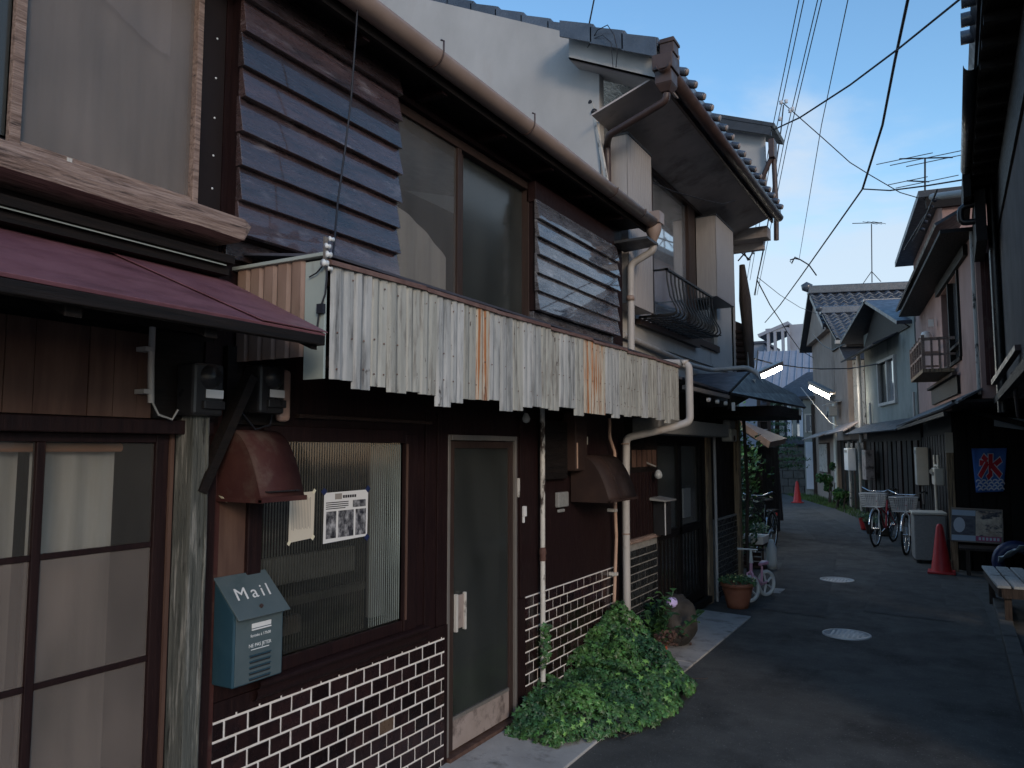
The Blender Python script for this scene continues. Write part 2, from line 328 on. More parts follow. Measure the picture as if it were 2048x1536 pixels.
def text_part(txt, size, m, parent, origin, right, up, name='lettering', ext=.0012, shear=0, spacing=1.0):
    cu = bpy.data.curves.new('t', 'FONT'); cu.body = txt; cu.size = size; cu.extrude = ext; cu.shear = shear; cu.space_character = spacing; cu.resolution_u = 3
    cu.align_x = 'CENTER'; cu.align_y = 'CENTER'
    ob = bpy.data.objects.new('t', cu); col.objects.link(ob); bpy.context.view_layer.update()
    me = bpy.data.meshes.new_from_object(ob.evaluated_get(bpy.context.evaluated_depsgraph_get())); bpy.data.objects.remove(ob)
    right = Vector(right).normalized(); up = Vector(up).normalized(); nrm = right.cross(up)
    mt = Matrix((right, up, nrm)).transposed().to_4x4(); mt.translation = Vector(origin) - rootloc(parent)
    me.transform(mt); me.materials.clear(); me.materials.append(M(m)); me.name = name
    o = bpy.data.objects.new(name, me); col.objects.link(o); o.parent = parent; return o

# ================================================================== GROUND
FX = -2.43
struct(B().add([(-400, -60, 0), (400, -60, 0), (400, 800, 0), (-400, 800, 0)], [(0, 1, 2, 3)]).build('ground', 'dark_concrete'))
Lp = [(-1.88, -8), (-1.88, 8.1), (-2.45, 8.3), (-2.5, 10.3), (-2.9, 13.7), (-3.9, 19), (-5.6, 27.2), (-6.9, 33)]
Rp = [(.30, -8), (.30, 8.1), (.26, 8.3), (.20, 10.3), (-.22, 13.3), (-1.75, 17.6), (-4.0, 25.0), (-6.2, 32)]
struct(B().grid([[(a[0], a[1], .004), (b[0], b[1], .004)] for a, b in zip(Lp, Rp)], False).build('road', 'asphalt'))
# concrete strip beside the left houses, a slab every couple of metres
st = struct(B().box(FX, -1.89, -3, -2.99, -.02, .01).build('pavement', 'concrete'))
for a, b_, xr in ((-3, -1, -1.9), (-1, 1.2, -1.9), (1.2, 3.2, -1.9), (3.2, 4.45, -1.87), (4.455, 6.15, -1.86), (6.155, 8.14, -1.86)):
    B().hexa([(FX, a+.003, -.05), (xr, a+.003, -.05), (xr, b_-.003, -.05), (FX, b_-.003, -.05), (FX, a+.003, .035), (xr, a+.003, .018), (xr, b_-.003, .018), (FX, b_-.003, .035)]).build('slab', 'concrete', st, bev=.006)
# kerb edge on the right
kb = struct(B().box(.30, .31, 4, 4.01, 0, .05).build('kerb', 'dark_concrete'))
for i in range(9): B().box(.302, .42, 4.0+i*.7, 4.69+i*.7, -.02, .07).build('kerb_stone', 'dark_concrete', kb, bev=.008)
for (x, y, r, lb) in ((-1.40, 11.0, .21, 'round pale manhole cover in the road, farther of the two large ones'), (-.93, 7.82, .21, 'round pale manhole cover in the road, nearest to the camera'), (-3.05, 14.6, .17, 'small round lid in the road beside the planter rack, farthest of the three')):
    mh = thing('manhole_cover', lb, 'manhole cover', (x, y, 0), 'manhole covers in the road')
    B().lathe((x, y, 0), [(0, .011), (r*.9, .011), (r*.9, .014), (r, .014), (r, .002)], 32).build('rim', 'iron_cover', mh)
    pb = B()
    for i in range(-4, 5):
        for j in range(-4, 5):
            if i*i+j*j < 17: pb.box(x+i*r*.19-.011, x+i*r*.19+.011, y+j*r*.19-.011, y+j*r*.19+.011, .0105, .0145)
    pb.build('tread_pattern', 'iron_cover', mh, kind='stuff')
for (pts) in ([(-.9, 9.0), (-.1, 8.9), (-.25, 12.0), (-.95, 12.1)], [(-1.85, 8.6), (-1.2, 8.5), (-1.75, 13.9), (-2.5, 13.7)], [(-2.2, 15.2), (-1.4, 15.3), (-2.9, 20), (-3.4, 19.8)]):
    o = B().add([(x, y, .008) for x, y in pts], [(0, 1, 2, 3)]).build('asphalt_patch', 'asphalt_patch', bpy.data.objects['road'])
ck = B(); rnd = random.Random(4)
for (x, y, dx, dy, n_) in ((-.6, 12.3, -.12, .2, 20), (-1.7, 7.2, .1, .03, 14)):
    pts = [(x, y)]
    for k in range(n_): pts.append((pts[-1][0]+dx*.6+rnd.uniform(-.035, .035), pts[-1][1]+dy*.6+rnd.uniform(-.03, .03)))
    for k in range(n_):
        (x0, y0_), (x1, y1_) = pts[k], pts[k+1]; w0 = rnd.uniform(.002, .006); L_ = math.hypot(x1-x0, y1_-y0_) or 1; nx, ny = -(y1_-y0_)/L_*w0, (x1-x0)/L_*w0
        ck.add([(x0-nx, y0_-ny, .0125), (x1-nx, y1_-ny, .0125), (x1+nx, y1_+ny, .0125), (x0+nx, y0_+ny, .0125)], [(0, 1, 2, 3)])
ck.build('cracks', 'soil', bpy.data.objects['road'], kind='stuff')
# small stones and litter on the road
rb = B()
for _ in range(140):
    x = random.uniform(-1.8, .2); y = random.uniform(3, 14); s = random.uniform(.003, .009)
    rb.add([(x-s, y, .003), (x, y-s, .003), (x+s, y, .003), (x, y+s, .003), (x, y, .003+s)], [(0, 1, 4), (1, 2, 4), (2, 3, 4), (3, 0, 4)])
o = rb.build('gravel', 'dark_concrete'); o['kind'] = 'stuff'; o['label'] = 'scattered grit on the asphalt'

# ================================================================== shared builders
def tile_wall(house, y0, y1, z0, z1, p, h, tm, gm, x=FX, x1=None, odd=0, top_skip=None):
    """running bond of small tiles standing proud of a mortar bed; p,h pitch; returns the bed"""
    bed = B().box(x-.02, x+.004, y0, y1, z0, z1).build('tile_bed', gm, house)
    tw, thh, g = p-.0118, h-.0105, .004
    b = B().box(0, .0045, 0, tw, 0, thh); me = mesh_of(b, tm)
    k = 0; z = z0 + .004
    while z + thh < z1 + .002:
        ys = y0 - (p/2 if k % 2 else 0) + .004; y = ys
        while y < y1 - .01:
            a, c = max(y, y0+.004), min(y+tw, y1-.004)
            if c-a > .012:
                if c-a > tw-.002 and me:
                    o = bpy.data.objects.new('tile', me); 
                else:
                    o = bpy.data.objects.new('tile', mesh_of(B().box(0, .0045, 0, c-a, 0, thh), tm))
                if odd and random.random() < odd:
                    o.data = mesh_of(B().box(0, .0045, 0, c-a, 0, thh), 'tile_odd')
                col.objects.link(o); o.parent = bed
                o.location = Vector((x+.004, a, z)) - rootloc(bed)
                o.rotation_euler = (0, random.uniform(-.02, .02), random.uniform(-.02, .02))
            y += p
        z += h; k += 1
    return bed
def clapboards(house, y0, y1, z0, z1, n, xin, xout, m, skew=.02):
    box = B().box(xin-.10, xout-.012, y0+.01, y1-.01, z0, z1).build('shutter_box', 'brown_paint', house)
    h = (z1-z0)/n
    for i in range(n):
        a = z0+i*h; t = a+h+.012
        ja, jb = random.uniform(-.006, .006), random.uniform(-.006, .006)
        ya = y0-.012+random.uniform(-.006, .006); yb = y1+.012+random.uniform(-.006, .008)
        tl = .026+random.uniform(-.004, .006)
        B().hexa([(xout-.006, ya, a+ja), (xout+tl+.006, ya, a+ja), (xout+tl+.006+jb*.5, yb, a+jb), (xout-.006, yb, a+jb),
                  (xout-.010, ya+.004, t), (xout+.004, ya+.004, t), (xout+.004, yb-.004, t), (xout-.010, yb-.004, t)]).build('board', m, box, bev=.002)
    return box
def curtain(parent, x, y0, y1, z0, z1, m, waves=9, amp=.018, name='curtain', sag=0):
    n = 90; top = []; bot = []
    rows = [[], [], []]
    ph = random.uniform(0, 6)
    for i in range(n+1):
        t = i/n; y = y0+(y1-y0)*t
        w_ = amp*(math.sin(t*waves*6.28+ph)+.5*math.sin(t*waves*2.7*6.28+ph*2))
        for k, zz in enumerate((z0, (z0+z1)/2, z1)):
            rows[k].append((x+w_*(1-.35*k), y, zz + (sag*math.sin(t*math.pi) if k == 0 else 0)))
    return B().grid(rows).build(name, m, parent)

# ================================================================== HOUSE A (left edge)
hA = thing('row_house', 'weathered brown row house with maroon pent roof and curtained sliding door at left edge', 'house', (FX, .9, 0))
b = B()
wall_open(b, -1.2, 1.925, 0, 2.36, [(-.4, 1.80, .02, 1.76)], FX)
wall_open(b, -1.2, 1.965, 2.36, 4.2, [(-.1, 1.185, 2.63, 3.95), (1.22, 1.845, 2.575, 3.95)], FX)
b.box(-3.6, -3.5, -1.2, 1.93, 0, 4.2); b.box(-3.5, FX-.13, 1.86, 1.93, 0, 4.2)
b.build('wall', 'dark_wall', hA)
B().box(-3.5, FX-.12, -1.2, 1.86, 2.2, 2.25).build('floor_plate', 'dark_wall', hA)
# transom boarding under the pent roof
tr = B()
yy = -1.0
while yy < 1.70:
    tr.box(FX-.01, FX+.014+.006*random.random(), yy, yy+.083, 1.81, 2.10); yy += .085
tr.build('transom_board', 'inner_brown', hA, kind='stuff')
B().box(FX-.01, FX+.05, -1.2, 1.93, 1.755, 1.805).build('lintel', 'brown_paint', hA, bev=.004)
B().box(FX-.01, FX+.03, 1.69, 1.93, 1.81, 2.12).build('meter_board', 'black_wood', hA)
# sliding door: frame, muntins, panes
def sliding_leaf(y0, y1, x):
    fr = B().box(x, x+.03, y0, y0+.045, .03, 1.755).box(x, x+.03, y1-.05, y1, .03, 1.755).box(x, x+.03, y0+.045, y1-.05, 1.725, 1.755).box(x, x+.03, y0+.045, y1-.05, .03, .28).build('door_frame', 'brown_paint', hA, bev=.003)
    ym = (y0+y1)/2 if y0 > 0.5 else (y0+y1)/2
    cols = [y0+.045, ym-.014, ym+.014, y1-.05]
    B().box(x+.002, x+.027, ym-.014, ym+.014, .28, 1.725).build('muntin', 'brown_paint', fr, bev=.003)
    zr = [.28, .605, .985, 1.372, 1.725]
    for k in (1, 2, 3):
        for c in ((cols[0], cols[1]), (cols[2], cols[3])):
            B().box(x+.004, x+.024, c[0], c[1], zr[k]-.009, zr[k]+.009).build('muntin', 'brown_paint', fr, bev=.002)
    for k in range(4):
        for c in ((cols[0], cols[1]), (cols[2], cols[3])):
            B().box(x+.012, x+.016, c[0]+.0005, c[1]-.0005, zr[k]+(.009 if k else 0)+.0005, zr[k+1]-(.009 if k < 3 else 0)-.0005).build('pane', 'clear_glass' if k == 3 else 'milky_glass', fr)
sliding_leaf(.90, 1.785, FX-.035)
sliding_leaf(.05, .95, FX-.07)
B().box(FX-.10, FX+.004, 1.786, 1.80, .02, 1.755).build('door_jamb', 'inner_brown', hA)
curtain(hA, FX-.13, .2, 1.34, .3, 1.705, 'curtain', 5, .012)
curtain(hA, FX-.12, 1.37, 1.655, .3, 1.70, 'curtain', 1.2, .009)
B().tube([(FX-.09, .2, 1.708), (FX-.09, 1.655, 1.708)], .015, 10).build('curtain_rod', 'lit_orange_wood', hA)  # rod colour brightened to carry the warm indoor light on it
B().box(FX-.14, FX-.1, 1.615, 1.655, 1.695, 1.722).build('rod_end', 'pale_trim', hA)
# upper window
fr = B().box(FX-.03, FX+.02, 1.185, 1.218, 2.56, 4.0).box(FX-.03, FX+.02, 1.825, 1.85, 2.56, 4.0).box(FX-.03, FX+.012, 1.218, 1.825, 2.56, 2.635).build('window_frame', 'weathered_beam', hA, bev=.003)
B().box(FX+.0125, FX+.016, 1.362, 1.378, 2.57, 2.63).build('stop_block', 'pale_trim', fr)
B().box(FX-.012, FX-.006, 1.219, 1.824, 2.6355, 3.95).build('pane', 'milky_glass', fr)
B().box(FX-.012, FX-.006, -.05, 1.184, 2.64, 3.95).build('pane', 'dark_frost', fr)
curtain(hA, FX-.045, 1.20, 1.84, 2.6, 3.9, 'curtain', 3.4, .007)
b = B(); rows = []
for k in range(9):
    t = k/8; rows.append([])
    for i in range(25):
        s = i/24; y = 1.30+s*.44; zb = 3.17-.02*s+.14*math.sin((1-s)*2.2)*(1-s)
        rows[-1].append((FX-.026+.004*math.sin(s*40+t), y, zb+(3.9-zb)*t))
b.grid(rows).build('draped_cloth', 'curtain_light', hA)
bm_ = B(); n = 14; rows = []
# sill beam with a splintered end
for i in range(n+1):
    y = -1.0+(1.935+1.0)*i/n
    j = lambda s: random.uniform(-s, s)
    rows.append([(-2.42, y, 2.475), (-2.25+j(.003), y, 2.478+j(.003)), (-2.245+j(.003), y, 2.52+j(.004)), (-2.252+j(.003), y, 2.556+j(.003)), (-2.42, y, 2.572), (-2.42, y, 2.475)])
bm_.grid(rows, False)
e = rows[-1]
bm_.add([e[0], e[1], e[2], e[3], e[4], (-2.34, 1.985, 2.49), (-2.27, 1.955, 2.50), (-2.26, 1.972, 2.535), (-2.31, 1.95, 2.55)], [(0, 1, 6, 5), (1, 2, 7, 6), (2, 3, 8, 7), (3, 4, 0, 5, 8), (5, 6, 7, 8)])
bm_.build('sill_beam', 'weathered_beam', hA)
for (a, c, z) in ((FX, -2.33, 2.43), (FX, -2.36, 2.39)): B().box(a, c, -1, 1.96, z-.03, z).build('trim_board', 'black_wood', hA)
B().add([(-2.34, -1, 2.405), (-2.40, -1, 2.43), (-2.40, 1.93, 2.415), (-2.34, 1.93, 2.39)], [(0, 3, 2, 1)]).build('flashing', 'pale_green_sheet', hA, solid=.004)
# maroon pent roof
q = [(-2.42, -1.2, 2.375), (-1.80, -1.2, 2.105), (-1.80, 1.895, 2.085), (-2.42, 1.985, 2.35)]
rf = B().slab([q[0], q[1], q[2], q[3]], .012).build('pent_roof', 'maroon_metal', hA, bev=.002)
B().slab([(-2.42, 1.52, 2.362), (-1.795, 1.62, 2.093), (-1.795, 1.90, 2.091), (-2.42, 1.99, 2.357)], .003).build('lap_sheet', 'maroon_metal', rf)
B().box(-1.83, -1.797, -1.2, 1.89, 2.045, 2.078).build('fascia', 'black_wood', hA, bev=.003)
B().hexa([(-2.42, 1.86, 2.28), (-1.82, 1.85, 2.03), (-1.82, 1.875, 2.03), (-2.42, 1.885, 2.28), (-2.42, 1.86, 2.335), (-1.82, 1.85, 2.074), (-1.82, 1.875, 2.074), (-2.42, 1.885, 2.335)]).build('rafter', 'black_wood', hA)
for yr in (.15, .62, 1.05, 1.45): B().hexa([(-2.42, yr, 2.27), (-1.84, yr, 2.02), (-1.84, yr+.045, 2.02), (-2.42, yr+.045, 2.27), (-2.42, yr, 2.32), (-1.84, yr, 2.07), (-1.84, yr+.045, 2.07), (-2.42, yr+.045, 2.32)]).build('rafter', 'black_wood', hA, bev=.003)
B().box(FX, -2.36, -1.2, 1.90, 2.12, 2.2).build('wall_plate', 'black_wood', hA)
# corner post, pale edge strip and brace
B().box(FX, -2.335, 1.806, 1.872, 0, 1.86).build('corner_post', 'green_post', hA, bev=.004)
B().tube([(-2.333, 1.868, 0), (-2.336, 1.866, .7), (-2.332, 1.869, 1.3), (-2.336, 1.866, 1.86)], .006, 6).build('edge_strip', 'green_post', hA)
B().box(-2.429, -2.39, 1.89, 1.955, 0, 2.1).build('side_board', 'brown_paint', hA)
B().beam((-2.35, 1.85, 1.55), (-2.31, 2.03, 1.98), .035, .05, (1, 0, 0)).build('brace', 'black_wood', hA)
B().tube([(-2.37, 1.655, 2.12), (-2.37, 1.655, 1.985), (-2.37, 1.66, 1.86)], .011, 8).box(-2.42, -2.36, 1.625, 1.66, 2.035, 2.05).box(-2.42, -2.36, 1.625, 1.66, 1.89, 1.905).build('conduit', 'pipe_white', hA)
B().tube([(-2.36, 1.66, 1.86), (-2.355, 1.68, 1.82), (-2.35, 1.73, 1.805), (-2.34, 1.745, 1.84)], .004, 6).build('lead_wire', 'cable_white', hA)
for (yc, zc, lb) in ((1.845, 1.90, 'black electricity meter with white label beside the grey conduit, left of two'), (2.14, 1.92, 'black electricity meter with small white tag above the maroon hood, right of two')):
    mt = thing('electricity_meter', lb, 'electric meter', (FX+.03, yc, zc), 'electricity meters under the eaves')
    B().box(FX+.031, -2.30, yc-.07, yc+.06, zc-.08, zc+.11).build('body', 'meter_black', mt, bev=.012)
    B().lathe((-2.30, yc, zc+.06), [(.0, .025), (.035, .02), (.045, 0)], 20, 'x').build('dial_glass', 'meter_black', mt)
    B().box(-2.299, -2.297, yc-.02, yc+.055, zc-.015, zc+.015).build('label_plate', 'paper', mt)
    B().box(-2.30, -2.285, yc-.035, yc+.055, zc-.055, zc-.025).build('terminal_cover', 'meter_black', mt, bev=.003)
B().box(FX+.004, FX+.03, 2.0, 2.30, 1.80, 2.1).build('mount_board', 'black_wood', hA)

# ================================================================== HOUSE B
hB = thing('row_house', 'dark brown row house with corrugated awning, clapboard shutter boxes and white-jointed tiled base', 'house', (FX, 4.0, 0))
y0, y1 = 2.0, 6.16
b = B()
OPG = [(2.2, 3.125, .855, 1.735), (3.53, 4.29, .06, 1.785)]
wall_open(b, 1.957, y1, .76, 2.36, OPG, FX)
wall_open(b, 1.957, 3.53, 0, .7595, [], FX-.021); wall_open(b, 4.29, y1, 0, .7595, [], FX-.021)
wall_open(b, 1.97, y1, 2.36, 3.72, [(2.99, 4.48, 2.56, 3.46)], FX)
b.box(-3.7, -3.6, 1.96, y1, 0, 3.7).box(-3.6, FX-.12, 1.96, 2.0, 0, 3.7).box(-3.6, FX-.12, y1-.06, y1, 0, 3.9)
b.build('wall', 'brown_paint', hB)
B().box(-3.6, FX-.125, 2.0, 6.1, 2.3, 2.36).build('floor_plate', 'dark_wall', hB)
# tiled base
tile_wall(hB, 2.0, 3.505, 0.0, .759, .1135, .069, 'tile_brown', 'grout', odd=.03)
tile_wall(hB, 4.40, 5.885, 0.0, .759, .1135, .069, 'tile_brown', 'grout', odd=.01)
for ya, yb in ((4.292, 4.402), (5.883, 6.155), (3.503, 3.529)): B().box(FX-.02, FX+.007, ya, yb, 0, .759).build('base_board', 'brown_paint', hB)
B().box(FX, FX+.012, 2.0, 3.51, .704, .762).build('apron_board', 'brown_paint', hB)
B().box(FX-.0, FX+.012, 1.975, 1.998, 0, 1.9).build('corner_strip', 'maroon_hood', hB)
# ribbed glass window
wf = B().box(FX-.05, FX+.022, 3.125, 3.225, .80, 1.78).box(FX-.05, FX+.022, 2.13, 2.20, .80, 1.78).box(FX-.05, FX+.022, 2.20, 3.125, 1.735, 1.80).box(FX-.05, FX+.012, 2.20, 3.125, .80, .855).build('window_frame', 'brown_paint', hB, bev=.004)
B().box(FX+.0225, FX+.028, 3.127, 3.139, .858, 1.73).build('frame_bead', 'inner_brown', wf)
rows = [[], []]; nr = 58
for i in range(nr*6+1):
    t = i/6; y = 2.2005+.924*t/nr; xx = FX-.014+.0062*abs(math.sin(math.pi*t))
    rows[0].append((xx, y, .8555)); rows[1].append((xx, y, 1.7345))
B().grid([rows[1], rows[0]], False).build('ribbed_pane', 'ribbed_glass', wf)
sl_ = B(); sr_ = B()  # pale strips paint the refracted highlights along the glass ribs
for i in range(58):
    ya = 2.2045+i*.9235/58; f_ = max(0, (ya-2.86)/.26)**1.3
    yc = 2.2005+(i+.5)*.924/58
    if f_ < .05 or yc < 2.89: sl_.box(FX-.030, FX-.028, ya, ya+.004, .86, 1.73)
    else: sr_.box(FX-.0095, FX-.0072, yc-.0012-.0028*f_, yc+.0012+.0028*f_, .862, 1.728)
sl_.build('painted_glints', 'glint_pale', wf, kind='stuff'); sr_.build('bright_painted_glints', 'glint_bright', wf, kind='stuff')
for (ya, yb, za, zb, m_) in ((2.22, 2.9, 1.12, 1.24, 'curtain'), (2.25, 2.55, .9, .98, 'kick_metal'), (3.02, 3.12, .87, 1.72, 'curtain_light'), (2.3, 2.98, 1.02, 1.06, 'aluminium')):
    B().box(FX-.14, FX-.10, ya, yb, za, zb).build('shelf_item', m_, hB, bev=.01)
s = B(); prof = [(0, .80), (.055, .80), (.062, .79), (.050, .775), (.040, .77), (.045, .755), (.038, .735), (.025, .725), (0, .722)]
s.grid([[(FX+px, yy, pz) for px, pz in prof] for yy in (2.18, 3.30)], True).add([(FX+px, 3.30, pz) for px, pz in prof], [tuple(range(len(prof)))])
s.build('sill', 'brown_paint', wf)
B().box(FX-.005, FX+.004, 1.99, 2.13, .99, 1.51).build('plywood_panel', 'inner_brown', hB)
B().box(FX+.001, FX+.03, 2.38, 3.34, 1.835, 1.852).build('rain_strip', 'bronze_frame', hB, bev=.002)
# board joints on the wall right of the window
for yy in (3.31, 3.42, 4.335): B().box(FX+.0005, FX+.012, yy, yy+.03, .765, 1.9).build('batten', 'brown_paint', hB, bev=.002)
# door
dr = B().box(FX-.06, FX+.004, 3.53, 3.553, .05, 1.785).box(FX-.06, FX+.012, 4.265, 4.29, .05, 1.785).box(FX-.06, FX+.012, 3.555, 4.265, 1.755, 1.785).build('door_frame', 'aluminium', hB, bev=.002)
B().box(FX-.035, FX-.003, 3.558, 3.60, .07, 1.75).box(FX-.035, FX-.003, 4.215, 4.262, .07, 1.75).box(FX-.035, FX-.003, 3.60, 4.215, 1.71, 1.75).build('door_leaf', 'bronze_frame', hB, bev=.002)
B().box(FX-.03, FX-.006, 3.60, 4.215, .07, .225).build('kick_plate', 'kick_metal', hB, bev=.002)
B().box(FX-.028, FX-.004, 3.60, 4.215, .2255, .245).build('glazing_bar', 'aluminium', hB)
B().box(FX-.022, FX-.014, 3.6005, 4.2145, .2455, 1.7095).build('door_glass', 'dark_frost', hB)
hd = B().box(FX-.003, FX+.018, 3.600, 3.617, .70, .905).box(FX-.003, FX+.018, 3.688, 3.702, .70, .905).build('door_handle', 'pale_trim', hB, bev=.003)
B().box(FX-.003, FX+.006, 3.6175, 3.6875, .715, .895).build('handle_plate', 'kick_metal', hd)
B().box(FX, FX+.02, 4.292, 4.312, 1.40, 1.52).build('hinge', 'pale_trim', hB, bev=.002)
B().box(FX-.06, FX+.03, 3.53, 4.29, .0, .055).build('door_sill', 'inner_brown', hB, bev=.004)
B().box(FX-.5, FX-.3, 3.6, 4.2, .1, .9).build('hall_cabinet', 'curtain_pink', hB)
# corrugated awning valance
AX = -1.95
yy = 2.07; k = 0
drops = [.0, .03, .02, .05, .03, .02, .07, .03, .045, .04, .03, .065, .05, .045, .03, .06, .05, .03, .03, .05, .045, .07, .05, .05, .04, .05, .065, .05, .045, .06, .045, .05, .05, .06, .05, .045, .05]
stp = []
while yy < 6.12:
    wd = random.uniform(.095, .125); y2 = min(yy+wd, 6.13)
    zb = 1.955 - drops[k % len(drops)]*.55 - random.choice((0, 0, .012, .03)) + .012*(yy-2)/4 ; zt = 2.385-.003*(yy-2)
    bl = random.uniform(-.008, .008)
    pm = [(0, 0), (.12, .012), (.3, .015), (.5, .006), (.62, .012), (.85, .016), (1, .0)]
    th = .002; off = .004 if k % 2 else 0
    rows = [[(AX+off+dx, yy+(y2+.006-yy)*t + sl, z) for t, dx in pm] for z, sl in ((zb, bl), (zt, 0))]
    mm = 'corrugate_rust' if (2.98 < yy < 3.14 or 4.22 < yy < 4.52) else ('corrugate_grey' if (random.random() < .35 or 3.14 < yy < 3.3) else 'corrugate')
    B().grid(rows, False).build('metal_strip', mm, hB, solid=.0025)
    yy = y2; k += 1
for i in range(7):
    ya = 2.05+i*.585; j = random.uniform(-.006, .006)
    B().hexa([(AX-.02, ya, 2.378+j), (AX+.028, ya, 2.372+j), (AX+.028, ya+.583, 2.372-j), (AX-.02, ya+.583, 2.378-j), (AX-.02, ya, 2.402+j), (AX+.022, ya, 2.392+j), (AX+.022, ya+.583, 2.394-j), (AX-.02, ya+.583, 2.402-j)]).build('edge_cap', 'rusty_edge', hB, bev=.002)
B().slab([(AX+.01, 2.06, 2.402), (AX+.01, 6.13, 2.394), (FX, 6.13, 2.46), (FX, 2.06, 2.47)][::-1], .01).build('awning_roof', 'slate_metal', hB)
B().box(AX-.05, AX-.01, 2.08, 6.1, 2.30, 2.36).build('purlin', 'black_wood', hB); B().box(AX-.05, AX-.01, 2.08, 6.1, 2.0, 2.04).build('purlin', 'black_wood', hB)
for yr in (2.5, 3.1, 3.7, 4.3, 4.9, 5.5): B().box(FX, AX-.05, yr, yr+.04, 2.30, 2.35).build('rafter', 'black_wood', hB)
B().box(-2.05, AX-.002, 2.045, 2.056, 1.955, 2.39).build('end_panel', 'pale_green_sheet', hB, bev=.001)
for i in range(5):
    xa = FX+.012+i*.073
    B().grid([[(xa, 2.05, z), (xa+.012, 2.043, z), (xa+.056, 2.043, z), (xa+.07, 2.052, z)] for z in (2.04, 2.40)][::-1], False).build('metal_strip', 'tan_corrugate', hB, solid=.002)
B().box(FX, AX-.0, 2.03, 2.06, 2.401, 2.415).build('flashing', 'pale_green_sheet', hB, bev=.002)
nb_ = B()
for i in range(60):
    yy = 2.1+i*.067+random.uniform(-.01, .01)
    for zz in (2.33, 2.12, 2.0): 
        if random.random() < .75: nb_.lathe((AX+.018, yy, zz+random.uniform(-.008, .008)), [(0, .004), (.0035, .002), (.004, 0)], 6, 'x')
nb_.build('roofing_nails', 'rusty_edge', hB, kind='stuff')
# insulators and cables at the awning corner
ins = thing('cable_anchor', 'cluster of white insulators at the left corner of the corrugated awning', 'insulator', (AX, 2.06, 2.40))
for (dy, dz, r) in ((0.0, .045, .011), (.005, .015, .013), (-.012, -.02, .014), (.018, .075, .010), (.012, -.035, .010)):
    B().lathe((AX+.012, 2.04+dy, 2.39+dz), [(0, -.012), (r, -.010), (r*.6, 0), (r, .008), (0, .012)], 12, 'y').build('insulator', 'insulator', ins)
B().box(AX, AX+.008, 2.03, 2.045, 2.36, 2.47).build('bracket', 'aluminium', ins)
cb = B().tube([(AX+.015, 2.035, 2.37), (AX+.02, 2.03, 2.31), (AX+.01, 2.035, 2.26), (AX-.02, 2.038, 2.20), (AX-.03, 2.04, 2.14)], .0035, 6)
cb.tube([(AX+.015, 2.035, 2.38), (AX-.03, 2.03, 2.34), (AX-.07, 2.035, 2.33)], .0028, 6).box(AX-.025, AX+.005, 2.028, 2.043, 2.19, 2.225).build('black_cable', 'wire', ins)
# cable hanging across the shutter box
tag(B().tube([onx(718, -40, -2.15), onx(712, 60, -2.16), onx(702, 200, -2.17), onx(690, 300, -2.17), onx(676, 400, -2.16), onx(668, 490, -2.1), onx(664, 522, -1.98)], .0042, 6).build('hanging_cable', 'wire'), 'thin black cable drooping in front of the large brown shutter box', 'cable')
# upper storey
clapboards(hB, 1.985, 2.945, 2.52, 3.60, 8, FX, FX+.075, 'shutter_wood')
B().box(FX+.0005, FX+.03, 1.975, 2.94, 2.44, 2.52).build('apron_board', 'shutter_wood', hB, bev=.003)
clapboards(hB, 4.44, 5.835, 2.625, 3.36, 6, FX, FX+.075, 'grey_shutter_wood')
B().box(FX+.0005, FX+.05, 4.45, 5.82, 2.44, 2.62).build('apron_board', 'grey_shutter_wood', hB, bev=.003)
B().box(FX+.0005, FX+.07, 4.44, 5.82, 3.362, 3.5).build('head_board', 'brown_paint', hB, bev=.003)
nl = B()
for zz in (3.30, 3.14, 2.98, 2.83, 2.70): nl.lathe((FX+.001, 1.925, zz), [(0, .004), (.004, .002), (.0045, 0)], 8, 'x')
nl.build('nail_heads', 'insulator', hA, kind='stuff')
uw = B().box(FX-.06, FX+.015, 2.99, 3.03, 2.52, 3.5).box(FX-.06, FX+.015, 4.44, 4.485, 2.52, 3.5).box(FX-.06, FX+.02, 3.03, 4.44, 2.52, 2.575).box(FX-.06, FX+.01, 3.03, 4.44, 3.45, 3.5).build('window_frame', 'bronze_frame', hB, bev=.003)
B().box(FX-.02, FX+.008, 3.60, 3.64, 2.576, 3.449).box(FX-.05, FX-.021, 3.655, 3.70, 2.576, 3.449).build('meeting_stile', 'bronze_frame', uw, bev=.002)
B().box(FX-.012, FX-.006, 3.031, 3.5995, 2.5765, 3.4485).build('pane', 'frosted_glass', uw, label='left pane with a pale blind behind it')
B().box(FX-.042, FX-.036, 3.7005, 4.4395, 2.5765, 3.4485).build('pane', 'dark_frost', uw)
rows = []
for k in range(9):
    rows.append([(FX-.07+.004*math.sin(i*.9), 3.035+.56*i/24, 2.575+(.42-.19*(i/24)**1.8)*k/8) for i in range(25)])
B().grid(rows).build('blind', 'curtain', hB)
B().box(FX-.0, FX+.03, 3.0, 4.46, 3.51, 3.54).build('rail', 'brown_paint', hB)
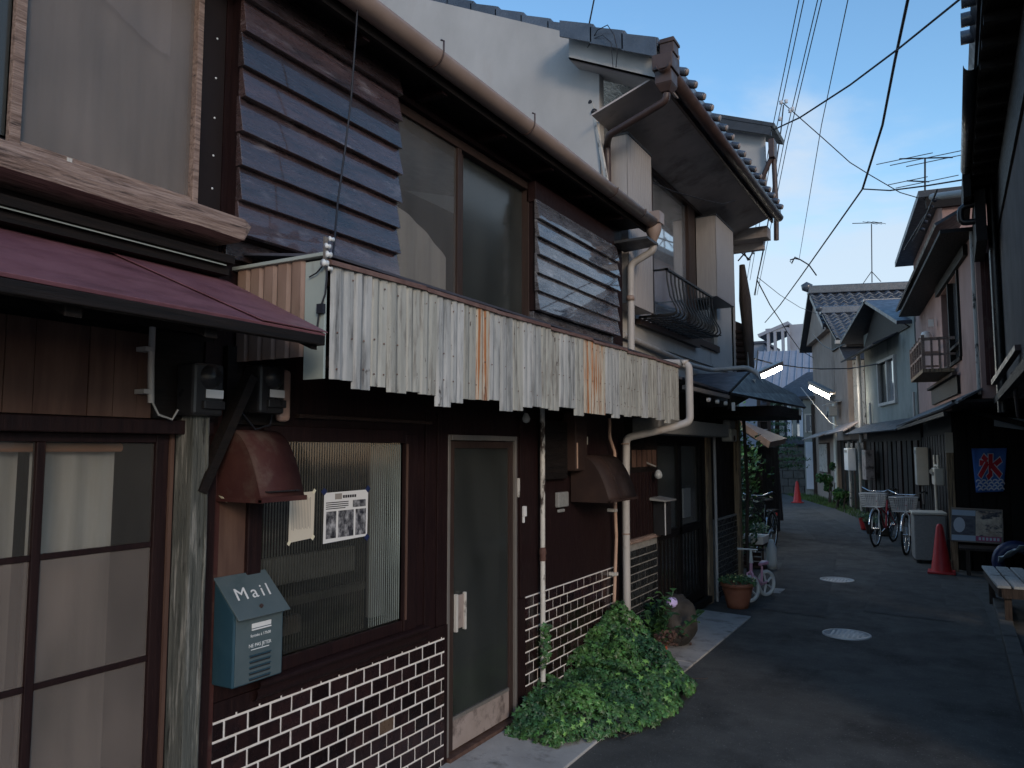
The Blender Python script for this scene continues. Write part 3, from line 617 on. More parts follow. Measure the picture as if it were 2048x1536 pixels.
# eave, rafters, roof, gutter
ev = B().slab([(-2.20, 1.0, 3.655), (-2.20, 6.2, 3.655), (-6.5, 6.2, 4.85), (-6.5, 1.0, 4.85)], .02).build('roof', 'dark_roof', hB)
rb_ = B()
for i in range(130):
    ya = 1.0+i*.04; rb_.add([(-2.19, ya, 3.657), (-2.19, ya+.02, 3.672), (-2.19, ya+.04, 3.657), (-3.5, ya, 4.02), (-3.5, ya+.02, 4.035), (-3.5, ya+.04, 4.02)], [(0, 1, 4, 3), (1, 2, 5, 4), (0, 2, 1)])
rb_.build('corrugation', 'dark_roof', ev, kind='stuff')
B().box(-2.43, -2.20, 1.0, 6.16, 3.60, 3.632).build('soffit', 'black_wood', hB)
B().box(-2.225, -2.20, 1.0, 6.18, 3.56, 3.60).build('fascia', 'black_wood', hB)
for i in range(8): B().box(-2.43, -2.226, 1.3+i*.62, 1.345+i*.62, 3.545, 3.60).build('rafter', 'brown_paint', hB)
B().hexa([(-2.43, 5.9, 3.42), (-2.12, 5.95, 3.44), (-2.12, 6.22, 3.44), (-2.43, 6.22, 3.42), (-2.43, 5.9, 3.44), (-2.12, 5.95, 3.46), (-2.12, 6.22, 3.46), (-2.43, 6.22, 3.44)]).build('gable_sheet', 'dark_roof', hB)
GXc, GZ = -2.155, 3.655; n = 14
gt = B(); arc = [(GXc+.058*math.cos(a), GZ+.062*math.sin(a)) for a in [math.pi+math.pi*i/n for i in range(n+1)]]
rows = [[(x, yy + 0*x, z+dz) for x, z in arc] for yy, dz in ((.9, .0), (2.5, .0), (4.2, .002), (6.2, -.008))]
gt.grid(rows); gt.add([(x, 6.2, z-.008) for x, z in arc], [tuple(range(n+1))])
g = gt.build('gutter', 'gutter_pvc', hB, solid=.004)
for yy in (2.98, 3.93, 5.25, 5.85):
    pts = [(GXc+.062*math.cos(a), yy, GZ+.066*math.sin(a)) for a in [math.pi+math.pi*i/10 for i in range(11)]]
    pts = pts + [(GXc+.062, yy, GZ+.05), (GXc+.045, yy, GZ+.06)] if yy < 5 else pts
    B().tube(pts, .005, 6).build('gutter_bracket', 'brown_pipe', g)
B().lathe((GXc+.0, 6.2, GZ-.06), [(.02, -.14), (.035, -.10), (.055, -.06), (.068, -.02), (.070, .05)], 16).box(GXc-.02, GXc+.075, 6.14, 6.27, GZ-.03, GZ+.07).build('hopper', 'gutter_pvc', hB)
def bend(pts, r=.06, n=5):
    out = [Vector(pts[0])]
    for i in range(1, len(pts)-1):
        a, p, c = Vector(pts[i-1]), Vector(pts[i]), Vector(pts[i+1]); d1 = (a-p).normalized(); d2 = (c-p).normalized()
        q1 = p+d1*r; q2 = p+d2*r
        for k in range(n+1): t = k/n; out.append(q1*(1-t)**2 + p*2*t*(1-t) + q2*t*t)
    out.append(Vector(pts[-1])); return out
B().tube(bend([(GXc, 6.2, 3.47), (GXc, 6.2, 3.40), (-2.36, 6.19, 3.30), (-2.36, 6.17, 2.55), (-2.34, 6.17, 2.44), (-1.93, 6.17, 2.415), (-1.86, 6.17, 2.40), (-1.86, 6.17, 1.93), (-2.0, 6.12, 1.88), (-2.34, 5.98, 1.80), (-2.345, 5.965, 1.2), (-2.345, 5.96, .25)], .045), .031, 14).build('downpipe', 'pipe_white', hB)
for zz in (1.02, 1.75): B().lathe((-2.345, 5.962, zz), [(.031, -.006), (.0345, -.005), (.0345, .005), (.031, .006)], 14).build('pipe_joint', 'gutter_pvc', hB)
B().lathe((-2.36, 6.17, 3.0), [(.031, -.02), (.035, -.02), (.035, .02), (.031, .02)], 14).build('pipe_joint', 'gutter_pvc', hB)

# ---- things hanging on house B
hd = thing('window_hood', 'maroon curved metal hood over the window corner above the mailbox', 'vent hood', (FX, 2.05, 1.5))
def hood(root, ya, yb, zt, zb, out, m, seam=None, zs=None):
    n = 16; prof = [(FX+.012+out*math.sin(math.pi/2*(i/n))**1.0*(1), zb+(zt-zb)*math.cos(math.pi/2*(i/n))**.8) for i in range(n+1)]
    prof = [(FX+.012, zt)] + [(FX+.012+out*(.16+.84*(i/n)**.72), zt-(zt-zb)*(i/n)**1.9) for i in range(n+1)]
    B().grid([[(x, yy, z) for x, z in prof] for yy in (ya, yb)][::-1]).build('hood_shell', m, root, solid=.004)
    for yy in (ya, yb): B().add([(x, yy, z) for x, z in prof]+[(FX+.012, yy, zb)], [tuple(range(len(prof)+1))]).build('side_cheek', m, root, solid=.003)
    B().box(FX+.012, prof[-1][0]+.006, ya-.004, ya+.012, zb-.008, zb+.004).box(prof[-1][0]-.01, prof[-1][0]+.01, ya-.004, yb+.004, zb-.006, zb+.012).build('drip_edge', m, root)
    return prof
pf = hood(hd, 1.985, 2.20, 1.775, 1.515, .235, 'maroon_hood')
B().box(pf[-2][0]-.0, pf[-1][0]+.011, 2.01, 2.17, 1.545, 1.549).build('pressed_rib', 'meter_black', hd)
B().add([(FX+.02, 1.99, 1.51), (FX+.07, 1.985, 1.505), (FX+.05, 1.98, 1.525), (FX+.015, 1.985, 1.53)], [(0, 1, 2, 3)]).build('tape_scrap', 'tape', hd, solid=.001)
h2 = thing('range_hood', 'brown curved metal vent hood behind the pale drainpipe', 'vent hood', (FX, 5.5, 1.35))
pf = hood(h2, 5.08, 5.62, 1.66, 1.335, .30, 'brown_hood')
B().grid([[(x+.004, yy, z+.003) for x, z in pf[1:]] for yy in (5.285, 5.31)][::-1]).build('seam', 'brown_hood', h2, solid=.004)
B().box(FX, FX+.12, 4.95, 5.14, 1.55, 1.98).build('duct_box', 'brown_hood', h2, bev=.012)
B().box(FX+.1205, FX+.124, 4.95, 4.965, 1.57, 1.75).build('edge_strip', 'pipe_tan', h2)
B().box(FX+.0, FX+.05, 4.60, 4.95, 1.50, 1.9).build('cover_board', 'black_wood', hB, bev=.004)
# mailbox
mb = thing('mailbox', 'dusty blue metal mailbox with sloping lid lettered Mail', 'mailbox', (FX, 2.1, .85))
X0, X1 = FX+.012, FX+.125; ya, yb = 1.985, 2.225; zb = .835
B().hexa([(X0, ya, zb), (X1, ya, zb), (X1, yb, zb), (X0, yb, zb), (X0, ya, 1.215), (X1, ya, 1.10), (X1, yb, 1.10), (X0, yb, 1.215)]).build('body', 'blue_box', mb, bev=.006)
B().box(X1, X1+.003, ya+.008, yb-.008, zb+.006, 1.09).build('front_panel', 'blue_grey_lid', mb, bev=.001)
lid = B().hexa([(X0, ya-.004, 1.216), (X1+.028, ya-.004, 1.078), (X1+.028, yb+.006, 1.078), (X0, yb+.006, 1.216), (X0, ya-.004, 1.224), (X1+.033, ya-.004, 1.082), (X1+.033, yb+.006, 1.082), (X0, yb+.006, 1.224)]).build('lid', 'blue_grey_lid', mb, bev=.002)
dn = Vector((X1+.033-X0, 0, 1.082-1.224)).normalized(); nr_ = Vector((-dn.z, 0, dn.x)); ctr = Vector(((X0+X1+.033)/2, (ya+yb)/2, 1.153))
text_part('Mail', .078, 'white_paint', mb, ctr+nr_*.0008-dn*.006, (0, 1, 0), -dn, ext=.0006, shear=.12, spacing=1.35)
k_ = ctr+dn*.062+nr_*.001; B().tube([k_+Vector((0, .0, 0)), k_+nr_*.008], .007, 12).build('knob', 'brown_pipe', mb)
B().box(X1+.003, X1+.006, 2.065, 2.158, 1.036, 1.053).box(X1+.003, X1+.008, 2.065, 2.158, 1.028, 1.033).build('name_plate', 'white_paint', mb, bev=.001)
text_part('fermée à 17h00', .0155, 'insulator', mb, (X1+.0035, 2.11, 1.008), (0, 1, 0), (0, 0, 1), ext=.0004)
text_part('NE PAS JETER', .0185, 'insulator', mb, (X1+.0035, 2.108, .972), (0, 1, 0), (0, 0, 1), ext=.0004)
B().box(X1+.003, X1+.0038, 2.065, 2.152, .956, .959).build('underline', 'insulator', mb)
for i in range(5): B().box(X1+.0031, X1+.0045, 2.058, 2.16, .935-i*.0205-.003, .935-i*.0205).box(X1+.003, X1+.009, 2.058, 2.16, .9355-i*.0205, .938-i*.0205).build('vent_slot', 'meter_black' if 0 else 'blue_box', mb)
sl = B()
for i in range(5): sl.box(X1+.0032, X1+.0052, 2.060, 2.158, .9325-i*.0205-.0045, .9325-i*.0205)
sl.build('vent_shadow_gap', 'ink', mb)
# papers taped inside the window plane
def notice(name, lb, y0, y1, z0, z1, m):
    t = thing(name, lb, 'notice', (FX, (y0+y1)/2, (z0+z1)/2), 'paper notices taped on the ribbed glass')
    X = FX-.0075
    B().add([(X, y0, z0-.004), (X, y1, z0+.004), (X, y1+.003, z1), (X, y0+.002, z1-.003)], [(0, 1, 2, 3)]).build('sheet', m, t, solid=.001)
    return t, X+.0012
nt1, X = notice('paper_notice', 'yellowed handwritten paper notice taped on ribbed glass beside the maroon hood', 2.37, 2.515, 1.315, 1.52, 'old_paper')
for i in range(13):
    yy = 2.385+i*.0088; B().box(X, X+.0004, yy, yy+.0028, 1.36+.01*random.random(), 1.50-.01*random.random()).build('text_column', 'faint_ink', nt1)
for (yy, zz) in ((2.372, 1.312), (2.51, 1.322), (2.512, 1.52)): B().add([(X+.001, yy-.012, zz-.004), (X+.001, yy, zz-.014), (X+.001, yy+.012, zz+.003), (X+.001, yy, zz+.012)], [(0, 1, 2, 3)]).build('tape', 'tape', nt1, solid=.0006)
nt2, X = notice('printed_notice', 'white printed notice with dark photographs taped on the ribbed glass', 2.575, 2.87, 1.29, 1.512, 'paper')
B().box(X, X+.0005, 2.645, 2.69, 1.477, 1.503).build('stamp', 'faint_ink', nt2)
for i in range(6): B().box(X, X+.0005, 2.697+i*.0155, 2.709+i*.0155, 1.481, 1.494).build('title_glyph', 'ink', nt2)
for i in range(4): B().box(X, X+.0005, 2.588, 2.735-.02*(i == 3), 1.462-i*.009, 1.466-i*.009).build('text_line', 'ink', nt2)
for (ya, yb, za, zb) in ((2.765, 2.855, 1.435, 1.468), (2.59, 2.655, 1.305, 1.425), (2.668, 2.772, 1.305, 1.425), (2.785, 2.858, 1.305, 1.425)):
    B().box(X, X+.0005, ya, yb, za, zb).build('photo', 'photo_print', nt2)
for (yy, zz) in ((2.575, 1.515), (2.87, 1.515), (2.868, 1.287)): B().add([(X, yy-.02, zz), (X, yy, zz-.018), (X, yy+.02, zz), (X, yy, zz+.018)], [(0, 1, 2, 3)]).build('tape', 'navy_vinyl', nt2)
# vertical pipes and small fittings by the second tiled panel
pp = tag(B().tube([(FX+.045, 4.57, 0.2), (FX+.045, 4.572, .9), (FX+.045, 4.572, 1.3), (FX+.045, 4.575, 2.0)], .017, 12).build('vent_pipe', 'pipe_peeling'), 'peeling white vertical pipe with rusty joint right of the glass door', 'pipe')
B().lathe((FX+.045, 4.572, 1.02), [(.017, -.05), (.024, -.045), (.021, -.01), (.026, .0), (.022, .03), (.017, .04)], 12).build('rusty_joint', 'rusty_edge', pp)
gp = tag(B().tube(bend([(FX+.06, 5.70, 1.95), (FX+.06, 5.70, 1.80), (FX+.06, 5.80, 1.68), (FX+.06, 5.80, 1.2), (FX+.05, 5.84, 1.0), (FX+.05, 5.77, .42)], .03), .0135, 10).build('gas_pipe', 'pipe_tan'), 'thin tan pipe running down beside the thick pale drainpipe', 'pipe')
for zz in (1.22, .72): B().box(FX, FX+.075, 5.775, 5.81, zz-.012, zz+.012).build('clamp', 'pale_trim', gp)
B().box(FX, FX+.035, 4.84, 5.0, 1.30, 1.405).box(FX, FX+.02, 4.87, 4.97, 1.262, 1.285).build('door_chime', 'grey_plastic', None, bev=.008); tag(bpy.data.objects[-1] if 0 else [o for o in col.objects if o.name == 'door_chime'][0], 'square grey intercom box on the dark wall above the second tiled panel', 'intercom')
tag(B().box(FX, FX+.03, 4.355, 4.385, 1.275, 1.34).box(FX, FX+.025, 4.355, 4.367, 1.235, 1.275).build('door_bell', 'white_paint', bev=.003), 'small white door bell fitting between the glass door and the peeling pipe', 'door bell')
bl = thing('bulb_lamp', 'unlit clear bulb in a black socket above the glass door', 'lamp', (FX, 4.32, 1.9))
B().tube([(FX, 4.32, 1.96), (FX+.05, 4.32, 1.94)], .015, 10).build('socket', 'meter_black', bl)
B().lathe((FX+.06, 4.32, 1.90), [(0, -.03), (.02, -.022), (.028, 0), (.018, .022), (.01, .035)], 14).build('bulb', 'bulb_glass', bl)
B().box(FX, FX+.03, 5.26, 5.35, 1.74, 1.80).build('wall_light', 'cream_box', hB, bev=.004)
tag(B().box(FX+.03, FX+.065, 2.235, 2.30, 1.815, 2.03).build('cable_duct', 'tan_plastic', bev=.02), 'rounded tan plastic duct cover beside the right electricity meter', 'duct cover')
ml = tag(B().tube([(FX+.05, 2.06, 1.84), (FX+.055, 2.12, 1.78), (FX+.05, 2.2, 1.80), (FX+.04, 2.22, 1.86)], .004, 6).build('loose_cable', 'wire'), 'black cable looping below the right electricity meter', 'cable')

# ================================================================== ivy
iv = thing('ivy_plant', 'dense green ivy spilling from the tiled wall over the pavement edge', 'ivy', (-2.0, 5.0, 0))
lobes = []
for i in range(10):
    a = math.pi/2 + i*math.pi/5; r = 1 if i % 2 == 0 else .48
    if i == 5: r = .35
    lobes.append((r*math.cos(a), r*math.sin(a)))
def leaf_geo(b, c, s, n, rot):
    n = n.normalized(); u = n.orthogonal().normalized(); v = n.cross(u)
    u2 = u*math.cos(rot)+v*math.sin(rot); v2 = n.cross(u2)
    b.add([c+n*s*.15]+[c+(u2*x+v2*y)*s - n*s*.12*(x*x+y*y) for x, y in lobes], [(0, i+1, (i+1) % 10+1) for i in range(10)])
def ivy_h(x, y):
    # mound height by position (0 outside)
    t = (y-4.30)/1.9
    if t < 0 or t > 1: 
        if not (4.0 < y <= 4.30): return 0
    edge = -1.62 - .40*max(0, (4.75-y)/.75)**1.2 - .05*max(0,(y-5.1)) - .55*max(0, (y-5.5)/.6)
    if x > edge: return 0
    d = (edge-x)/(edge+2.43)
    wallh = .20+.04*math.sin(y*5)+(.20*max(0, 1-abs(y-5.72)/.42))+(.05 if y > 5.0 else 0)
    if y > 5.85: wallh *= max(.2, 1-(y-5.85)/.28)
    if y < 4.36: wallh *= max(0, (y-3.95)/.41)
    wallh *= .75+.7*noise.noise(Vector((x*5, y*4, 3)))+.25
    if noise.noise(Vector((x*7, y*7, 9))) > .42 and d < .35: return 0
    return min(wallh, .04+wallh*min(1, d*1.15)**.8 + (.07 if y < 5.2 else .03)*min(1, d*4)*(1 if y > 4.3 else .5))
sb = B(); cnt = 0; big = []
tries = 0
while cnt < 7800 and tries < 90000:
    tries += 1
    x = random.uniform(-2.42, -1.58); y = random.uniform(4.02, 6.15)
    if x < -2.36 and y < 4.38: continue
    h = ivy_h(x, y)
    if h <= .02: continue
    e = .03; nrm = Vector((-(ivy_h(x+e, y)-h)/e*.6, -(ivy_h(x, y+e)-h)/e*.3, 1)); 
    if abs(nrm.x) > 2.5: nrm.x = 2.5*(1 if nrm.x > 0 else -1)
    nrm = (nrm.normalized()+Vector((random.gauss(.25, .45), random.gauss(-.25, .45), random.gauss(0, .35)))).normalized()
    z = h*(1-random.random()**3*.6) + noise.noise(Vector((x*6, y*6, 0)))*.05
    z = max(z, .015)
    if cnt % 28 == 0 and len(big) < 270 and y < 5.9:
        big.append((Vector((x, y, z+.012)), nrm, random.uniform(.018, .029))); cnt += 1; continue
    leaf_geo(sb, Vector((x, y, z)), random.uniform(.014, .028), nrm, random.uniform(0, 6.28)); cnt += 1
# a shoot climbing the peeling pipe and wall
for i in range(70):
    y = 4.57+random.gauss(0, .025); z = .45+random.random()*.12 if i < 35 else .3+random.random()*.2
    leaf_geo(sb, Vector((FX+.07+random.uniform(-.02, .02), y, z)), .022, Vector((1, random.gauss(-.5, .5), random.gauss(.3, .4))), random.random()*6)
for i in range(420):
    y = 5.1+random.random()*.85; z = random.uniform(.05, .28+.20*max(0, 1-abs(y-5.72)/.40)); 
    leaf_geo(sb, Vector((FX+.03+random.uniform(0, .06), y, z)), random.uniform(.018, .03), Vector((1, random.gauss(-.4, .5), random.gauss(.3, .4))), random.random()*6)
sb.build('ivy_leaves', 'leaf', iv, kind='stuff')
lb_ = B(); leaf_geo(lb_, Vector((0, 0, 0)), 1, Vector((0, 0, 1)), 0)
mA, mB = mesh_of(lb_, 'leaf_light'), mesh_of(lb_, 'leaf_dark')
for i, (c, nn, s) in enumerate(big):
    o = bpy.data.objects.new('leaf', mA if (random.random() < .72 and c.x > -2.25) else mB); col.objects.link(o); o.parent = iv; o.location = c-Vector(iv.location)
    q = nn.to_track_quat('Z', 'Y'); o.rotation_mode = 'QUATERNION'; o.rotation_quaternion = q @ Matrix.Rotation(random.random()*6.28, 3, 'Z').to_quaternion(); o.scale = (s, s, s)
vb = B()
for i in range(14):
    x = random.uniform(-2.35, -1.8); y = random.uniform(4.4, 6.0); pts = [(x, y, .01)]
    for k in range(6): x += random.uniform(-.05, .09); y += random.uniform(-.1, .05); pts.append((x, y, max(.02, ivy_h(x, y)*.9)))
    vb.tube(pts, .003, 5)
vb.build('stems', 'bark', iv)
dp = B()
for i in range(120):
    c = Vector((random.gauss(-2.02, .05), random.gauss(5.98, .06), .18+random.random()*.08)); leaf_geo(dp, c, .02, Vector((random.gauss(0, 1), random.gauss(0, 1), 1)), random.random()*6)
dp.build('dry_leaves', 'inner_brown', iv, kind='stuff')

# ================================================================== HOUSE C
CX = -2.60
hC = thing('two_storey_house', 'pale plastered two-storey house with curved iron window railing, in the middle of the left row', 'house', (CX, 8.2, 0))
b = B()
# side gable wall facing the camera
tA, tB = ony(870, 0, 6.12), ony(1175, 72, 6.12); rkw = lambda x: tB.z+(tA.z-tB.z)*(x-tB.x)/(tA.x-tB.x)-.02
b.slab([(CX, 6.2, 2.3), (CX, 6.2, 5.15), (-2.8, 6.2, 5.15), (-2.8, 6.2, rkw(-2.8)), (-7.2, 6.2, rkw(-7.2)), (-9.5, 6.2, 6.3), (-9.5, 6.2, 2.3)][::-1], .1)
b.build('gable_wall', 'white_plaster', hC)
b = B(); wall_open(b, 6.36, 10.75, 2.30, 4.75, [(7.35, 9.9, 3.0, 4.62)], CX)
b.build('front_wall', 'grey_plaster', hC)
B().box(CX-.12, CX-.0, 10.66, 10.75, 2.3, 4.75).box(-8, CX-.13, 10.66, 10.75, 0, 4.7).box(CX-1.2, CX-1.1, 6.36, 10.6, 2.3, 4.7).build('back_wall', 'dark_wall', hC)
B().box(CX+.0005, CX+.02, 6.3, 10.75, 2.74, 2.77).build('drip_mould', 'grey_plaster', hC)
# barge board and verge tiles
rk = lambda x: 5.06+.486*(-2.033-x)
B().slab([(-1.93, 5.90, rk(-1.93)-.30), (-2.03, 5.90, rk(-2.03)-.005), (-2.80, 5.90, rk(-2.8)-.005), (-2.80, 5.90, rk(-2.8)-.30)], .03).build('barge_board', 'white_plaster', hC)
B().hexa([(-2.80, 5.90, rk(-2.8)-.30), (-1.93, 5.90, rk(-1.93)-.30), (-1.93, 6.25, rk(-1.93)-.30), (-2.80, 6.25, rk(-2.8)-.30), (-2.80, 5.90, rk(-2.8)-.28), (-1.93, 5.90, rk(-1.93)-.28), (-1.93, 6.25, rk(-1.93)-.28), (-2.80, 6.25, rk(-2.8)-.28)]).build('barge_soffit', 'soffit', hC)
t0_, t1_ = ony(870, 0, 6.12), ony(1175, 72, 6.12)
rk1 = lambda x: 5.005+.486*(-2.033-x)
rk2 = lambda x: t1_.z+(t0_.z-t1_.z)*(x-t1_.x)/(t0_.x-t1_.x)
x = -1.98; i = 0
vt = []
while x > -7.2:
    xa, xb = x, x-.285
    rk = rk2 if x < -2.75 else rk1
    Y0 = 6.12 if x < -2.75 else 5.80
    B().hexa([(xa+.03, Y0, rk(xa)-.005), (xa+.03, 10.95, rk(xa)-.005), (xb, 10.95, rk(xb)-.02), (xb, Y0, rk(xb)-.02), (xa+.03, Y0, rk(xa)+.075), (xa+.03, 10.95, rk(xa)+.075), (xb, 10.95, rk(xb)+.045), (xb, Y0, rk(xb)+.045)]).build('roof_tile', 'roof_tile', hC, bev=.008)
    B().hexa([(xa+.02, Y0-.018, rk(xa)-.10), (xa+.02, Y0-.001, rk(xa)-.10), (xb, Y0-.001, rk(xb)-.10), (xb, Y0-.018, rk(xb)-.10), (xa+.02, Y0-.018, rk(xa)+.07), (xa+.02, Y0-.001, rk(xa)+.07), (xb, Y0-.001, rk(xb)+.05), (xb, Y0-.018, rk(xb)+.05)]).build('verge_tile', 'roof_tile', hC, bev=.004)
    x -= .285
rk = rk1
B().slab([(-7.2, 5.8, rk(-7.2)), (-7.2, 10.9, rk(-7.2)), (-12, 10.9, 5.4), (-12, 5.8, 5.4)], .05).build('rear_slope', 'dark_roof', hC)
# eave tiles with pale round ends over the gutter
ETm = B().lathe((0, 0, 0), [(0, .14), (.034, .14), (.038, .13), (.038, 0), (0, 0)], 12, 'x')
et = mesh_of(ETm, 'roof_tile')
locs = [(-2.02, 6.1+i*.27, rk(-2.0)+.05) for i in range(18)]
instances('eave_tile', et, hC, locs, [(0, R(20), 0)]*18)
ec = mesh_of(B().lathe((0, 0, 0), [(0, .010), (.028, .008), (.032, 0)], 12, 'x'), 'kick_metal')
instances('tile_end', ec, hC, [(x_+.135, y_, z_-.05) for x_, y_, z_ in locs], [(0, R(20), 0)]*18)
# soffit, fascia, gutter
B().slab([(CX-.0, 5.93, 4.585), (CX, 10.45, 4.585), (-1.99, 10.45, 4.80), (-1.99, 5.93, 4.80)][::1], .015).build('soffit', 'soffit', hC)
B().box(-1.99, -1.965, 5.93, 10.45, 4.72, 4.93).build('fascia', 'brown_pipe', hC)
n = 12; arc = [(-1.90+.058*math.cos(a), 4.80+.062*math.sin(a)) for a in [math.pi+math.pi*i/n for i in range(n+1)]]
B().grid([[(x, yy, z) for x, z in arc] for yy in (5.75, 10.5)]).add([(x, 10.5, z) for x, z in arc], [tuple(range(n+1))]).build('gutter', 'brown_pipe', hC, solid=.004)
hp = B().box(-2.00, -1.83, 5.78, 5.98, 4.77, 4.90).box(-1.985, -1.845, 5.80, 5.96, 4.66, 4.77).box(-1.94, -1.82, 5.80, 5.93, 4.90, 5.03).box(-1.95, -1.81, 5.79, 5.94, 4.985, 5.01)
hp.hexa([(-1.95, 5.84, 4.60), (-1.88, 5.84, 4.60), (-1.88, 5.92, 4.60), (-1.95, 5.92, 4.60), (-1.985, 5.80, 4.66), (-1.845, 5.80, 4.66), (-1.845, 5.96, 4.66), (-1.985, 5.96, 4.66)])
hp.build('hopper', 'brown_pipe', hC, bev=.006)
B().tube(bend([(-1.915, 5.88, 4.63), (-1.915, 5.88, 4.54), (-2.48, 6.02, 4.42), (-2.56, 6.17, 4.40), (-2.56, 6.19, 3.2)], .05), .032, 12).build('downpipe', 'brown_pipe', hC)
# corner trim and boards at the corner
B().box(-2.86, -2.66, 6.165, 6.197, 3.0, 5.0).build('corner_board', 'white_corrugate', hC, bev=.003)
B().box(-2.84, -2.73, 6.14, 6.163, 4.92, 5.22).build('bare_board', 'wood_post', hC)
B().beam((-2.69, 6.12, 4.88), (-2.50, 6.05, 3.92), .022, .03).build('leaning_pole', 'pale_trim', hC)
for (p, q_) in (((-2.74, 6.16, 5.02), .035), ((-2.69, 6.12, 4.80), .03), ((-2.65, 6.1, 4.70), .03)):
    B().lathe(p, [(0, -q_), (q_*.9, -q_*.5), (q_, 0), (q_*.7, q_*.6), (0, q_)], 10).build('insulator_block', 'wire', hC)
# corrugated shutter boxes
def corr_box(ya, yb, za, zb, xo):
    bx = B().box(CX+.0005, xo-.006, ya, yb, za, zb).build('shutter_box', 'white_corrugate', hC)
    rows = [[], []]; n_ = int((yb-ya)/.012)
    for i in range(n_+1):
        t = ya+(yb-ya)*i/n_; xx = xo+(.0035 if (i//2) % 2 else 0)
        rows[0].append((xx, t, za)); rows[1].append((xx, t, zb))
    B().grid(rows[::-1], False).build('ribbed_front', 'white_corrugate', bx, solid=.002)
    B().box(CX, xo+.012, ya-.006, yb+.01, zb, zb+.02).build('cap', 'dark_roof', bx)
corr_box(6.26, 6.87, 2.98, 4.50, -2.405)
corr_box(9.02, 9.86, 3.52, 4.50, -2.36)
wn = B().box(CX-.05, CX+.01, 6.90, 7.349, 2.9, 4.6).build('jamb_panel', 'white_corrugate', hC)
B().box(CX-.08, CX+.03, 7.35, 9.9, 2.95, 3.03).box(CX-.08, CX+.03, 7.35, 9.9, 4.56, 4.62).box(CX-.08, CX+.03, 7.35, 7.40, 3.03, 4.56).box(CX-.04, CX+.02, 8.66, 8.92, 3.03, 4.56).build('window_frame', 'bronze_frame', hC, bev=.003)
B().box(CX-.03, CX-.022, 7.401, 8.659, 3.031, 4.559).build('pane', 'sky_glass', hC)
B().box(CX-.05, CX-.042, 8.921, 9.89, 3.031, 4.559).build('pane', 'dark_frost', hC)
B().box(CX+.0005, CX+.06, 6.9, 8.9, 2.90, 2.95).build('window_ledge', 'bronze_frame', hC)
rw = B()
# bowed iron railing
rl = B().box(CX+.03, -2.28, 6.95, 6.965, 3.40, 3.418).box(-2.31, -2.28, 6.95, 8.55, 3.40, 3.42).box(CX+.03, -2.28, 8.535, 8.55, 3.40, 3.418).box(CX+.03, -2.2, 6.95, 6.962, 2.97, 2.982).box(CX+.03, -2.2, 8.538, 8.55, 2.97, 2.982).build('railing', 'black_metal', hC)
bar = lambda yy: [(-2.295, yy, 3.40), (-2.29, yy, 3.30), (-2.265, yy, 3.15), (-2.215, yy, 3.05), (-2.205, yy, 3.0), (-2.24, yy, 2.965), (-2.35, yy, 2.962), (CX+.02, yy, 2.97)]
for i in range(14): B().tube(bar(6.96+i*.1215), .0085, 6).build('bar', 'black_metal', rl)
for xx in (-2.30, -2.42, -2.52): B().box(xx-.006, xx+.006, 6.95, 8.55, 2.957, 2.967).build('cross_rail', 'black_metal', rl)
# dangling clothes hook and cable under the eave
tag(B().tube([(-2.1, 8.9, 4.60), (-2.2, 8.7, 4.52), (-2.3, 8.2, 4.45), (-2.42, 7.6, 4.38), (-2.5, 7.2, 4.36)], .006, 6).build('eave_cable', 'wire'), 'thin cable strung below the pale eave soffit', 'cable')
# ground floor of C
b = B()
wall_open(b, 6.16, 8.86, .0, 2.30, [(7.0, 8.55, .1, 1.80)], FX)
b.box(FX-1.2, FX-1.1, 6.2, 10.6, 0, 2.6); b.build('ground_wall', 'dark_wall', hC)
tile_wall(hC, 6.20, 6.93, .10, .90, .0900, .0680, 'tile_dark', 'grout_dark', x=FX+.005)
tile_wall(hC, 8.90, 9.95, .0, .90, .0900, .0680, 'tile_dark', 'grout_dark', x=FX+.005)
B().box(FX-.1, FX-.015, 8.86, 10.0, 0, 2.3).build('ground_wall', 'dark_wall', hC)
B().box(FX, FX+.045, 6.18, 6.94, .905, .94).build('window_sill', 'weathered_beam', hC, bev=.003)
for i in range(8): B().box(FX+.002, FX+.018, 6.22+i*.092, 6.285+i*.092, .945, 1.50).build('wall_board', 'brown_paint', hC, bev=.002)
for i in range(5): B().box(FX+.002, FX+.028, 6.32+i*.13, 6.37+i*.13, 1.55, 1.70).build('grille_bar', 'pipe_tan' if 0 else 'inner_brown', hC)
B().box(FX+.001, FX+.006, 6.2, 6.94, 1.52, 1.76).build('grille_back', 'black_wood', hC)
B().box(FX, FX+.25, 6.35, 8.7, 1.84, 1.98).build('lintel_box', 'grey_plastic', hC, bev=.01)
# sliding lattice door
dc = B().box(FX-.06, FX-.02, 7.0, 7.06, .1, 1.8).box(FX-.06, FX-.02, 7.70, 7.80, .1, 1.8).box(FX-.06, FX-.02, 8.48, 8.55, .1, 1.8).box(FX-.06, FX-.02, 7.06, 8.48, .1, .2).box(FX-.06, FX-.02, 7.06, 8.48, 1.74, 1.8).box(FX-.06, FX-.02, 7.06, 8.48, .84, .92).build('sliding_door', 'black_wood', hC, bev=.003)
for i in range(13):
    yy = 7.12+i*.11
    if not (7.66 < yy < 7.82): B().box(FX-.035, FX-.022, yy, yy+.012, .2, .84).build('lattice_bar', 'black_wood', dc)
for (a, c) in ((7.0605, 7.6995), (7.8005, 8.4795)):
    for (za, zb_) in ((.2, .84), (.92, 1.74)): B().box(FX-.05, FX-.044, a, c, za, zb_).build('pane', 'dark_frost', dc)
B().box(FX-.02, FX+.05, 6.95, 8.6, .035, .1).build('door_step', 'black_wood', hC)
B().box(FX-.04, FX-.02, 7.86, 8.1, 1.0, 1.3).build('door_notice', 'grey_plastic', dc); 
